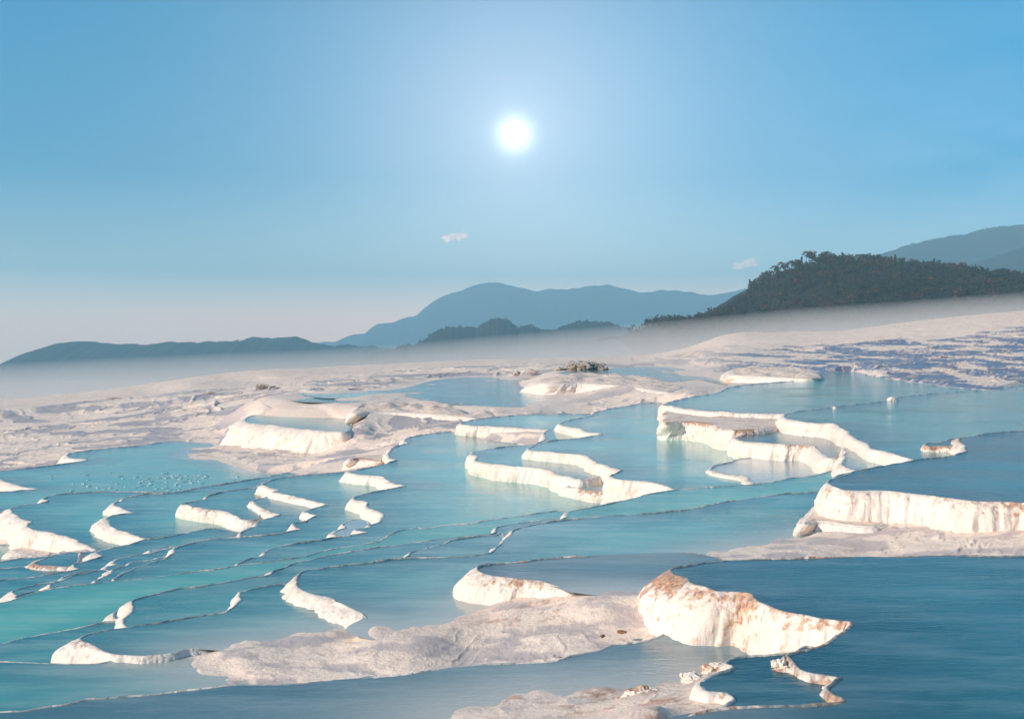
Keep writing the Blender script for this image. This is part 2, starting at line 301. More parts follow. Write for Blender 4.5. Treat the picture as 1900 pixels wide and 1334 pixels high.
# ------------------------------------------------------------------ the pools, traced where their rims stand
# key: height of the eye above the water, outline, label, options
POOLS = [
 dict(k='A', h=4.0, w=BLUE, drop=1.3, stain=.78, ledge=[(1320, 1102, 60, .16)], soft=[(1150, 1320, 110)], label='large deep blue pool at the right foreground above the tall rust-stained white wall',
  fl=[(1247, 1060, 55, .8), (1320, 1100, 60, .35), (1215, 1180, 60, .8)], base=.12, p='W 2050,1033 / T8 1900,105 1600,100 1300,103 1000,108 600,118 350,130 230,148 150,160 128,168 135,185 150,195 215,215 225,235 300,262 340,280 420,285 530,302 545,320 620,350 640,365 700,390 800,410 900,425 1020,440! 1025,460 960,512 850,560 745,585 705,612 725,640 780,680 890,705 990,722! 935,750 905,772 935,800 985,830 880,852 700,858 430,865 300,890 180,930 / W 1200,1420 1500,1600 2300,1600'),
 dict(k='A2', h=4.08, w=BLUE, drop=.7, stain=.5, label='small blue basin between rusty limestone lumps at the lower right', p='T8 745,585 600,603 430,622 395,650 430,668 330,700 270,735 275,775 400,800 440,830 420,850 360,880 600,900 / W 1570,1330 1590,1250 1500,1200'),
 dict(k='C', soft=[(850, 1312, 90), (980, 1290, 90), (1120, 1285, 90), (1220, 1280, 70)], h=4.75, w=SLATE, drop=.55, label='long shallow blue-grey pool along the bottom edge in front of the rippled slope', lip=.6, p='W -150,1338 0,1320 / T7 150,875 380,840 440,825 600,810 850,790 1080,760 1200,750 1500,743 1650,730 1900,705 / T9 200,715 400,695 540,675 700,655 1080,637 1200,622 1240,608 1400,570 1450,550 1600,535 1670,512 / W 1260,1160 1450,1180 1480,1215 / T8 560,605 430,635 300,690 200,712 100,730 / T9 1620,760 1400,778 1200,792 1050,800 900,825 700,872 600,905 / W 780,1350 500,1600 -400,1600'),
 dict(k='D', soft=[(350, 1225, 60), (390, 1245, 50), (420, 1268, 40)], h=5.23, w=WATER, drop=.4, lip=.5, label='pale turquoise pool at the lower left below the pointed white rock tip', p='W -200,1226 / T7 0,634 150,641 340,648 480,645 620,618 740,612 850,605 930,620 965,655 1010,690 1080,715 1170,742 / W 450,1300 200,1330 -200,1360'),
 dict(k='F', soft=[(470, 1192, 80), (550, 1180, 90), (640, 1170, 60)], h=5.15, w=WATER, drop=.6, stain=.25, label='crescent pool ending in a pointed white rock tip, left of the rippled white slope', fl=[(150, 1190, 30, .5), (516, 1100, 25, .25), (440, 1110, 25, .35)], p='W 530,1083 516,1084 480,1090 461,1094 443,1099 441,1104 446,1112 438,1123 418,1136! 400,1139 332,1150 276,1158 221,1165 170,1175 155,1180 147,1184 150,1188 166,1195 192,1210 221,1216 265,1218 320,1214 350,1207 435,1195 516,1184 567,1175 626,1171 690,1175 700,1130 600,1090'),
 dict(k='H', soft=[(765, 1172, 75), (800, 1160, 60), (860, 1140, 60), (715, 1168, 45), (1440, 1005, 60), (1380, 1014, 60), (1320, 1026, 50)], h=4.95, w=WATER, drop=.45, stain=.25, label='broad blue pool in the middle bounded by a curved white ridge on its left', fl=[(550, 1090, 60, .3), (640, 1130, 60, .45), (930, 1000, 30, .2)], p='W 1545,900 1517,912 1458,916 1417,921 1347,931 1263,947 1200,953 1116,958 1031,967 987,975 952,984 945,992 937,1003 925,1014! 915,1022 880,1031 820,1034 747,1036 680,1044 600,1054 562,1060 550,1073 550,1086 567,1099 590,1105 612,1110 626,1121 660,1134 682,1149 690,1162 740,1173 792,1162 858,1140 890,1120 1000,1100 1250,1090 1290,1045 1303,1029 1366,1018 1406,1009 1450,1001 1484,993 1502,975 1545,945 1590,915'),
 dict(k='I', soft=[(1190, 1096, 130)], h=4.5, w=BLUE, drop=.8, stain=.3, label='oval blue pool with a rounded white wall just left of the tall rust-stained wall', fl=[(870, 1070, 60, .5), (950, 1080, 80, .35)], base=.15, p='T9 1900,93 1600,98 1300,105 1100,120 900,140 810,152 778,162 778,175 800,190 900,210 1100,235 1130,245 1250,268 1400,272 1680,276 / W 1260,1100 1320,1080 1360,1050'),
 dict(k='B', h=3.9, w=BLUE, drop=1.4, stain=.38, label='dark blue pool at the right edge above the long pinkish white wall', base=.18, fl=[(1530, 910, 30, .35), (1800, 940, 120, .5)], p='W 2050,785 / T4 1900,322 1800,330 1700,340 1620,355 1570,362 1580,385 1600,400 1603,430! 1540,450 1375,468 1340,475 1200,500 1060,525 1000,545 950,560 925,572 915,588 950,613 1000,625 1200,632 1400,648 1600,675 1900,692 / W 2050,945'),
 dict(k='BL', h=4.6, w=SHAL, dry=1, drop=.6, label='low rounded white ledge under the left end of the pinkish wall', base=.2, p='T4 800,770 790,785 850,772 1000,790 1150,800 1200,780 / W 1640,940 1540,920'),
 dict(k='O', h=4.3, w=WATER, drop=.9, stain=.15, label='wide turquoise pool at the upper right whose white wall winds down to the right', fl=[(1480, 790, 40, .4)], p='W 2050,708 / T4 1900,110 1600,125 1400,140 1270,155 1220,170 1100,185 950,203 900,208 760,225 705,238 690,248 702,262 760,275 850,285 950,295 980,315 1010,330 1040,360 1110,390 1130,410 1200,430 1260,450 1340,472 / W 1760,900 2100,900'),
 dict(k='NN', h=4.1, w=BLUE, drop=.7, stain=.45, label='tiny pool with a brown-topped white wall beside the dark blue pool', base=.1, p='T4 1405,392 1470,382 1550,365 1620,380 1560,400 1530,403 1460,401 1410,400'),
 dict(k='U', h=4.5, w=WATER, drop=.6, stain=.15, label='long turquoise pool at the back right below the rippled white slope', p='N8 190,38 160,45 150,54 200,62 300,85 420,100 600,115 800,125 1000,132 1210,138 / W 1500,775 1700,765 2050,745 2050,705 / T4 1860,98 1780,118 1600,110 1400,87 1150,53 1060,30 1000,25 880,40 850,62 700,76 550,88 400,110 370,128 250,150 170,166 100,185'),
 dict(k='V', h=4.73, w=SHAL, dry=1, drop=1.4, stain=.45, label='dry speckled white shelf under the long turquoise pool', base=.12, p='N8 165,190 160,203 300,197 450,202 600,227 640,252 720,268 800,272 / W 1440,790 1460,768 1300,752 1242,755'),
 dict(k='Rr', h=4.95, w=BLUE, drop=1.1, stain=.35, label='small almond pool boxed in by white walls at the right', base=.2, p='N8 790,262 770,280 800,300 850,322 775,345 800,360 850,375 920,385 1050,395 1200,408 1350,410 1460,420 1500,445 1560,490 1620,520 1660,510 1700,460 1740,427 / W 1600,820 1550,800 1440,770 1380,780'),
 dict(k='Qq', h=4.75, w=WATER, drop=1.1, stain=.25, label='narrow pool with a spiky white lip left of the dark blue pool', fl=[(1555, 860, 25, .35)], p='N8 1790,418 1750,424 1740,450 1760,475 1735,500 1745,530 1725,560 1740,600 1870,640! 1720,665 1650,700 / W 1560,900 1700,900 1740,850 1650,838 1600,815'),
 dict(k='P2', h=5.62, w=SHAL, drop=.35, stain=.2, label='shallow pale ledge pool with a thin white lip in front of the almond pool', p='N8 720,565 620,585 560,612 548,624 600,640 700,665 860,690 900,715 935,745 / W 1400,925 1530,900 1545,870 1500,857 1384,850'),
 dict(k='T', h=5.15, w=GREEN, drop=.4, lip=.8, label='narrow green-turquoise strip pool running right from the central wall ends', p='W 1600,865 1555,870 / T4 860,545 740,560 640,580 520,595 350,605 100,628 0,645 / T6 1570,280 1400,320 1250,350 1224,362 1228,378! 1185,397 1165,408 / W 1070,1000 1300,965 1570,935'),
 dict(k='Z', h=5.12, w=WATER, drop=.3, lip=.7, label='thin sliver pool behind the broad blue pool', p='T6 900,462 872,470 770,476 650,497 600,515 500,541 442,558 440,572! 415,585 / W 765,1045 900,1035 935,1000'),
 dict(k='G', h=5.3, w=WATER, drop=.4, stain=.1, label='long blue pool stepping down leftwards with a small white bump at its tip', fl=[(245, 1130, 25, .3), (500, 1065, 16, .3)], p='W 1060,1000 / T6 1185,391 1050,400 930,418 872,432 868,446! 862,462! 835,466 770,472 600,490 400,515 150,550 / N2 1000,450 860,480 760,510 690,540 622,568 600,577 605,592! 560,606 400,627 200,660 0,695 / T7 1000,256 900,268 800,290 700,320 668,335 670,360 650,400 620,424 / W 260,1180 400,1160 560,1120 800,1060 1000,1010'),
 dict(k='E', h=5.54, w=WATER, drop=.4, label='blue pool at the left edge with a white crescent at its upper end', fl=[(200, 1150, 22, .35)], p='W -150,1215 / T7 0,545 60,528 130,510 290,482 400,465 500,441 520,437 600,428 578,412 572,392 610,373 640,372 / W 330,1100 420,1110 300,1200 180,1240 -150,1260'),
 dict(k='K', h=5.9, w=GREEN, drop=.5, lip=.8, label='long green-turquoise pool sweeping across the left below the blue pools', p='W -150,1140 / N1 0,752 150,716 225,693 330,660 470,628 640,600 850,578 1000,562 1100,550 1235,540 1400,520 1600,495 1750,475 / N2 95,555 270,520 350,506 500,490 650,470 800,450 870,438 950,420 1060,387 1160,368 1260,352 1400,330 1530,303 1640,245 1720,212 1900,183 / N3 90,478 300,447 550,430 700,402 800,390 1000,365 1200,332 1350,326 / W 1065,960 900,1005 700,1040 400,1100 200,1160 -150,1240'),
 dict(k='P1', h=5.75, w=WATER, drop=1.1, streak=.35, label='large central turquoise pool behind two scalloped white walls with reflections', base=.1, p='T2 1715,514 1500,530 1380,555 1340,575 1260,592 1205,607 1190,617 1215,627 1300,643 1320,655 1400,665! 1300,685 1150,700 1085,718 1040,735 1030,745 1100,752 1200,762 1330,780 1370,812 1430,830 1500,850! 1445,882 1475,895 1650,910 1735,935 / W 1300,915 1520,890 1500,860 1420,830 1300,790'),
 dict(k='XW', h=6.2, w=WATER, drop=1.1, streak=1.0, stain=.15, label='central pool behind the streaked fluted white walls, with two scallops', base=.1, p='N7 1400,369 1300,366 1100,370 950,375 800,388 680,402 610,418 590,428 620,438 750,445 900,455 1050,463 1160,467! 1125,482 1120,500 1125,525 1100,540 1060,556 900,570 750,592 690,605 662,620 697,636 689,658 740,672 / T6 850,110 950,124 1050,130 1120,140 1180,165 1240,180 / W 1080,890 1150,870 1100,820 1150,780 1230,760'),
 dict(k='V2', h=6.5, w=SHAL, drop=.6, stain=.4, label='little shallow ledge pool with an orange stained lip below the central walls', base=.15, p='N3 1300,60 1385,72 1405,108 1470,120 1600,150 1715,157 / W 1150,905 1150,870 1070,880'),
 dict(k='RR', h=7.1, w=SHAL, drop=.4, label='tiny scalloped pool under the white wall left of centre', p='N2 1370,112 1270,130 1215,160 1225,178 1240,190! 1180,208 1135,238 1160,252 1205,263! 1300,268 1400,222 1450,150'),
 dict(k='PB', h=6.9, w=WATER, drop=.8, label='very large turquoise pool left of centre with three white wall fragments', fl=[(650, 890, 20, .2), (650, 945, 20, .3), (850, 700, 40, .4)], p='W 900,815 / T2 665,655 520,668 430,685 405,700 425,712! 385,722 345,740 328,765 335,785 365,800! 300,820 200,842 140,852 / T6 125,152 150,160 230,170 300,178 315,192 410,222! 300,243 190,268 150,283 165,292 225,312 222,326 305,362! 290,398 220,424 / N2 1450,175 1350,195 1325,207 1370,216 1425,227! 1300,250 1200,265 1090,285 950,308 820,322 700,340 620,357 565,382 520,410 510,430! 470,440 400,455 345,478 325,490! 290,515 / W 480,1085 700,1040 950,990 1180,940 1250,900 1150,860 1000,830'),
 dict(k='Q1', h=7.35, w=WATER, drop=.7, stain=.2, label='turquoise pool with a long thin pointed white wall on its left side', p='W 730,885 / N5 1640,76 1500,85 1200,108 1050,125 960,150 905,175 885,192 930,205 1030,235! 975,255 1050,268 1150,290 1290,322 1465,358! 1320,400 1255,427 1290,445 1365,460! 1320,480 1290,505 1200,522 1155,535 1170,560 1225,577! 1150,592 1050,615 850,635 650,652 450,665 / N1 1750,212 1640,240 1560,265 1530,288 1535,310! 1495,335 1460,365 1380,385 1290,410 1210,435 1120,475 1065,508 1045,528! 1000,553 / W 260,1115 400,1105 600,1055 700,1020 760,960 760,900'),
 dict(k='R1', h=7.6, w=WATER, drop=.7, stain=.3, label='small three-cornered pool tucked under the long thin white wall', base=.15, p='N5 950,290 830,318 803,330 830,360 900,405 960,432 1045,450! 960,476 850,512 835,530 848,548! 720,597 690,630 / N5 900,650 1200,560 1300,450 1400,380 1100,300'),
 dict(k='R2', h=7.8, w=WATER, drop=.9, stain=.3, streak=.4, label='pool behind the fluted white wall with orange drips at the left', base=.12, p='N5 900,215 800,218 700,228 520,255 430,277 402,290 395,312! 350,322 280,332 200,352 180,361 300,385 400,405 530,415 600,440 660,470 720,495 790,500 850,480 900,400 850,300'),
 dict(k='TT', h=8.1, w=WATER, drop=.5, label='stepped blue pool beside the dry white block at the left', fl=[(182, 1028, 22, .9), (140, 1054, 12, .4)], p='N5 700,600 480,570 300,592 150,626 0,655 / N1 1290,193 1150,233 980,266 900,290 858,308 872,330 893,348! 800,370 740,390 642,420 650,440 697,455! 560,480 400,505 200,535 0,557 / W -60,1100 0,1165 150,1130 250,1090 400,1040 470,980'),
 dict(k='ZZ', h=7.85, w=WATER, drop=.35, lip=.8, label='slender blue pool with two white knobs stepping to the left edge', fl=[(205, 1046, 12, .4), (20, 1105, 14, .5), (110, 1075, 10, .3)], p='N1 1500,262 1400,298 1330,318 1180,336 1060,360 1000,382 1000,397 1025,414! 950,434 930,455 850,463 700,487 600,510 550,536 545,548! 480,564 380,580 240,611 140,640 100,658 112,678 152,705! / W 40,1120 150,1100 280,1060 330,1020'),
 dict(k='ZB', h=7.95, w=SHAL, drop=.3, lip=.8, label='thumbnail-sized pool ending in a white nub above the slender pool', fl=[(272, 1024, 10, .4)], p='N1 1500,258 1400,275 1320,288 1310,300 1330,316! 1400,305 1500,275'),
 dict(k='AB', h=7.6, w=WATER, drop=.35, lip=.8, label='small blue pool between white knobs left of the long rim', fl=[(203, 1062, 12, .4), (235, 1048, 10, .3)], p='N1 1480,345 1330,373 1230,386 1145,400 1135,415 1075,432 1005,455 985,470 985,490! 960,502 900,530 820,568 / W 220,1090 330,1050'),
 dict(k='AC', h=7.7, w=WATER, drop=.35, lip=.8, label='low blue pool with a white cone at its tip near the left edge', fl=[(90, 1090, 12, .4)], p='N1 960,468 750,490 650,512 545,553 470,575 440,595 440,622! 385,645 280,658 160,690 130,710 / W 100,1115 200,1080'),
 dict(k='XX', h=8.5, w=WATER, drop=.35, lip=.8, label='narrow blue band pool touching the left edge under the winding white wall', p='N1 900,292 870,294 600,312 400,341 180,361 0,386 / W -100,1048 -100,1110 60,1090 180,1040'),
 dict(k='VV', h=8.3, w=WATER, drop=.4, stain=.5, label='oval pool rimmed with brown specks at the left', fl=[(75, 1045, 16, .3)], p='N1 700,310 520,326 400,356 335,385 300,400 305,412 400,426 500,432 600,432 680,400'),
 dict(k='XX2', h=8.42, w=WATER, drop=.3, lip=.7, label='faint narrow pool between two blue bands at the left edge', p='N1 300,432 170,437 0,452 / W -100,1060 -100,1100 100,1075 150,1060'),
 dict(k='SS', h=8.35, w=WATER, drop=.7, stain=.15, label='turquoise pool with two pointed white wall ends left of the fluted wall', fl=[(205, 950, 25, .3), (200, 985, 35, .6)], p='W 545,878 / N5 1040,95 860,130 700,156 550,180 300,217 180,246 0,265 / N4 1300,266 1150,290 1075,318 1062,334! 1010,348 1008,370 1060,395 1100,415 1170,430! 1050,450 960,468 938,484 962,512 985,560 1050,590 1150,622 1220,647 1297,670! / W 300,1010 420,1000 470,960 480,900 560,890'),
 dict(k='AD', h=8.8, w=WATER, drop=1.2, stain=.2, label='turquoise pool behind the steep winding white wall at the left', base=.25, fl=[(30, 960, 40, .8)], p='N4 1600,250 1200,250 900,248 700,258 560,270 430,290 380,312 392,325 425,334! 330,350 200,366 120,386 87,408 100,430 145,462 195,500 270,512! 237,540 275,580 400,602 540,632 640,666 740,712 830,758! / W 190,1030 280,1000 300,940 360,910'),
 dict(k='AF', h=9.5, w=SHAL, dry=1, drop=.6, base=.3, label='dry white footing shelf of the winding wall at the left', p='N1 100,285 200,262 300,240 390,226 520,262 640,286 720,298 640,380 350,335 200,325'),
 dict(k='AE', h=9.8, w=WATER, drop=.5, label='pale pool corner at the left edge below the winding wall', p='W -120,1005 / N1 0,240 120,245 300,300 600,300 300,400 0,430 / W -120,1070'),
 dict(k='AH', soft=[(370, 845, 60), (430, 855, 60), (500, 872, 70), (400, 828, 50)], h=9.3, w=WATER, drop=.8, label='big turquoise pool at the far left with floating specks, below the rippled slope', fl=[(118, 850, 25, .6), (0, 890, 30, .6)], p='N6 400,512 250,500 0,498 / T5 700,20 550,31 420,46 345,60 335,70 350,80 440,90! 300,113 180,128 0,147 / W -60,882 / N4 0,142 50,165 120,186 200,206 328,223! 200,236 0,252 / W -120,925 -120,960 / N4 0,425 60,415 / W 150,945 300,925 440,905 560,880 / N6 900,738 700,725 500,660 430,640 200,608 215,585 330,572 210,560 230,545 420,530'),
 dict(k='AA', h=7.3, w=WATER, drop=1.9, stain=.1, label='blue pool on top of the high rounded white bastion left of centre', base=.5, fl=[(460, 790, 60, 1.0), (560, 800, 100, .8)], lip=.7, p='N6 1440,400 1425,416 1200,407 1000,388 850,368 700,354 645,338 640,322 670,300 750,287 900,281 1100,286 1300,305 1450,340'),
 dict(k='A3', h=7.15, w=WATER, drop=.3, lip=.3, label='small flat blue pool just behind the rounded white bastion', p='N6 700,215 830,226 1050,226 1130,262 1000,277 820,270 740,243'),
 dict(k='BBB', bumpy=.28, h=6.45, w=SHAL, dry=1, drop=1.7, base=.6, stain=.06, label='smooth white mound with brown scratches left of the central pools', p='T2 850,590 700,575 500,560 300,552 210,556 165,566 150,552 190,528 260,512 500,515 850,535'),
 dict(k='CCC', bumpy=.28, h=5.0, w=SHAL, dry=1, drop=1.5, base=.9, streak=.3, label='long cream white wall standing over the grey-blue shallow pool at the back', fl=[(1005, 712, 30, 1.4)], p='T2 1110,388 1092,400 1140,408 1300,408 1450,416 1600,430 1740,452 1800,430 1700,390 1400,368 1200,372'),
 dict(k='DDD', bumpy=.28, h=4.2, w=SHAL, dry=1, drop=1.6, base=.9, label='smooth white bulge behind the left end of the back right pool', fl=[(1360, 690, 25, 1.0)], p='E2 805,285 760,292 560,284 420,276 350,270 345,252 390,238 500,236 780,258'),
 dict(k='BB', h=7.25, w=SHAL, dry=1, drop=.7, base=.3, stain=.4, label='small white hump with brown dots beside the very large turquoise pool', p='N6 1455,625 1490,606 1560,596 1640,598 1700,612 1690,640 1600,625 1520,618 1480,622'),
]
SHEETS = [
 dict(h=6.2, w=BLUE, label='grey-blue shallow pool with white streaks in front of the cream wall', p='T2 1120,525 900,530 700,520 500,495 420,480 330,500 -100,505 / W 500,735 600,728 / T2 200,448 380,440 460,420 560,395 750,380 950,388 1100,405 1150,450'),
 dict(h=4.95, w=BLUE, label='hazy blue shallow pool at the back beside the grey scrub heap', p='T3 -60,855 60,835 150,838 250,825 360,845 400,850 300,815 160,800 200,778 100,765 / T2 1560,330 1450,335 1250,345 1180,360 1300,385 1560,395 1700,400'),
 dict(h=6.15, w=WATER, label='small distant pool left of the white mound', p='T2 -100,470 0,462 200,455 330,462 200,480 0,485'),
]
# white or bare ground: photo x, y, distance (m) or eye height, ripple strength, stain
CTRL = []
def ch(s, rip=0.0, st=0.0):
    for q in s.split():
        x, y, h = map(float, q.split(',')); X, Y, Z = ground_pt(x, y, h); CTRL.append((X, Y, Z, rip, st))
def cdp(s, rip=0.0, st=0.0):
    for q in s.split():
        x, y, d = map(float, q.split(',')); CTRL.append(((x - HX) / F * d, d, CAMZ - (y - HY) * d / F, rip, st))
ch('600,1187,5.15 480,1205,5.14 400,1225,5.17 450,1266,5.2 380,1240,5.2 560,1262,5.17 700,1250,5.12 850,1232,5.1 1000,1222,4.98 690,1200,4.98 780,1180,4.94 650,1180,5.08', .9)
ch('1150,1200,4.9 1190,1180,4.85 1190,1110,4.58 1100,1100,4.58 1000,1120,4.75 950,1130,4.82 860,1145,4.97 740,1176,5.0 1230,1100,4.5', .55, .3)
ch('1290,1040,4.92 1303,1031,4.92 1400,1015,4.9 1480,999,4.88 1600,1000,4.8 1400,1035,4.85 1500,1030,4.8 1750,985,4.6 1900,960,4.35 1900,1020,4.6 1600,1028,4.9 1700,965,4.55 2050,950,4.2', .7, .1)
ch('780,1345,4.8 900,1310,4.72 1000,1295,4.7 1100,1290,4.6 1200,1290,4.4 1300,1310,4.18 1250,1270,4.45 1100,1330,4.5 1350,1325,4.14 1150,1480,4.4', .3, .36)
ch('1080,925,6.3 1150,915,6.1 1200,905,5.95 1060,945,6.4', .1, .3)
ch('700,860,7.5 650,870,7.9 600,862,8.3 500,862,8.9 430,862,9.25 520,828,8.75 600,830,8.6 470,822,8.9 680,838,8.2 640,845,8.2 720,830,7.4 480,840,9.0 400,850,9.28 360,838,9.28 420,825,9.1 440,800,8.8', .45, .12)
ch('760,800,7.2 800,785,6.95 700,800,7.5 850,775,6.7 640,803,7.55 660,812,7.7 642,774,6.75 664,788,7.0 560,769,7.27 500,770,7.32', .5)
ch('350,812,9.6 250,822,9.8 150,838,10.2 50,860,10.6 0,868,10.8 -80,880,11.0 0,820,11.2 100,800,10.8 200,790,10.3 300,780,9.8 400,780,9.1 0,780,11.6 150,765,10.9 300,755,9.6 420,755,8.5 -80,800,12', 1.0)
cdp('0,755,192 65,750,195 120,745,197 200,737,200 290,728,203 340,715,206 480,707,208 500,697,212 600,690,220 700,680,232 850,670,240 1000,664,250 1100,660,250 1200,655,250 1290,640,240 1350,620,240 1450,615,238 1540,615,232 1700,600,220 1900,585,205 2100,570,200 2500,545,200 -150,765,190 -500,790,190', .12, .3)
cdp('0,768,165 150,755,170 300,738,170 450,722,170', .35)
ch('560,748,7.2 620,745,7.0 500,762,7.35 450,742,7.9 700,740,6.4 640,715,6.5 750,700,6.3 850,700,6.25 1000,700,5.8 1000,745,6.25 1150,745,6.0 900,755,6.3 1210,745,5.6 1200,728,5.3 1230,735,5.2', .7)
ch('1300,722,5.0 1280,735,5.0 1260,700,4.98 1320,712,4.9 1100,690,4.95 1150,686,4.93 1080,677,4.8 1000,680,5.0 1200,672,4.8 1290,672,4.5', .35)
ch('1400,702,5.0 1470,698,5.0 1360,705,5.0', .2)
cdp('1300,660,190 1400,670,165 1500,668,158 1450,655,185 1600,645,180', .75)
cdp('1450,635,205 1600,628,200 1750,622,190', .15)
ch('1560,694,4.35 1620,699,4.4 1700,708,4.42 1800,717,4.42 1850,721,4.42', 1.0, .2)
cdp('1600,680,142 1700,680,136 1800,690,124 1900,690,119 1900,705,109 1700,660,156 1800,660,152 1900,660,142 1900,640,162 1750,640,172 1600,668,158 2100,650,150 2100,700,113', 1.0, .2)
# ------------------------------------------------------------------ terraces
def outline_world(s, h, jag=0.5):
    P = resample(trace(s)); d = F * h / (P[:, 1] - HY)
    X = (P[:, 0] - HX) / F * d; Y = d
    return np.stack([X, Y], 1), P
for p in POOLS:
    p['W'], p['P'] = outline_world(p['p'], p['h']); p['z'] = CAMZ - p['h']
for p in SHEETS:
    p['W'], p['P'] = outline_world(p['p'], p['h']); p['z'] = CAMZ - p['h']

def smooth_closed(A, n):
    for _ in range(n): A = (np.roll(A, 1, 0) + 2 * A + np.roll(A, -1, 0)) / 4
    return A
def water_mesh(name, W, z, mat, parent, off=None, bumpy=0.0, shoal=None):
    ns = max(1, len(W) // 900); B = W[::ns]
    x0, y0 = B.min(0); x1, y1 = B.max(0); area = (x1 - x0) * (y1 - y0)
    s = math.sqrt(area / 1800)
    gx, gy = np.meshgrid(np.arange(x0, x1, s), np.arange(y0, y1, s)); gx = gx.ravel() + rng.uniform(-.2, .2, gx.size) * s; gy = gy.ravel() + rng.uniform(-.2, .2, gy.size) * s
    ins = pip(gx, gy, B); gx, gy = gx[ins], gy[ins]
    ed = edge_dist(gx, gy, B[::max(1, len(B) // 300)]) if len(gx) else np.zeros(0)
    k = ed > min(0.3 * s, 0.5); gx, gy, ed = gx[k], gy[k], ed[k]
    # a ring of points a little way in, so the shallow margin keeps its width
    pts = [Vector((float(a), float(b))) for a, b in B] + [Vector((float(a), float(b))) for a, b in zip(gx, gy)]
    nb = len(B)
    r = delaunay_2d_cdt(pts, [], [list(range(nb))], 1, 1e-5)
    v = np.array([(q.x, q.y) for q in r[0]]); f = np.array([q for q in r[2] if len(q) == 3])
    e = np.array([0.0 if (not o or min(o) < nb) else ed[o[0] - nb] for o in r[3]])
    a = v[f[:, 1]] - v[f[:, 0]]; c = v[f[:, 2]] - v[f[:, 0]]; flip = (a[:, 0] * c[:, 1] - a[:, 1] * c[:, 0]) < 0
    f[flip] = f[flip][:, ::-1]
    V = np.column_stack([v, np.full(len(v), z)])
    if bumpy: V[:, 2] += bumpy * np.clip(e, 0, 1) * (fbm((v[:, 0] + off[0]) * .9, (v[:, 1] + off[1]) * .5, 4, 4) + .3)
    sh = np.zeros(len(v))
    if shoal is not None and shoal.max() > .05:
        sb = shoal[::ns]; sel = sb > .05; pb = B[sel]; wb = sb[sel]
        for (bx_, by_), w_ in zip(pb[::3], wb[::3]): sh = np.maximum(sh, w_ * np.exp(-((v[:, 0] - bx_) ** 2 + (v[:, 1] - by_) ** 2) / 2.6))
    return mesh_np(name, V, f, mat, {'edge': e, 'shoal': sh * .8, 'stain': np.full(len(v), .35 if bumpy else 0.)}, parent=parent)

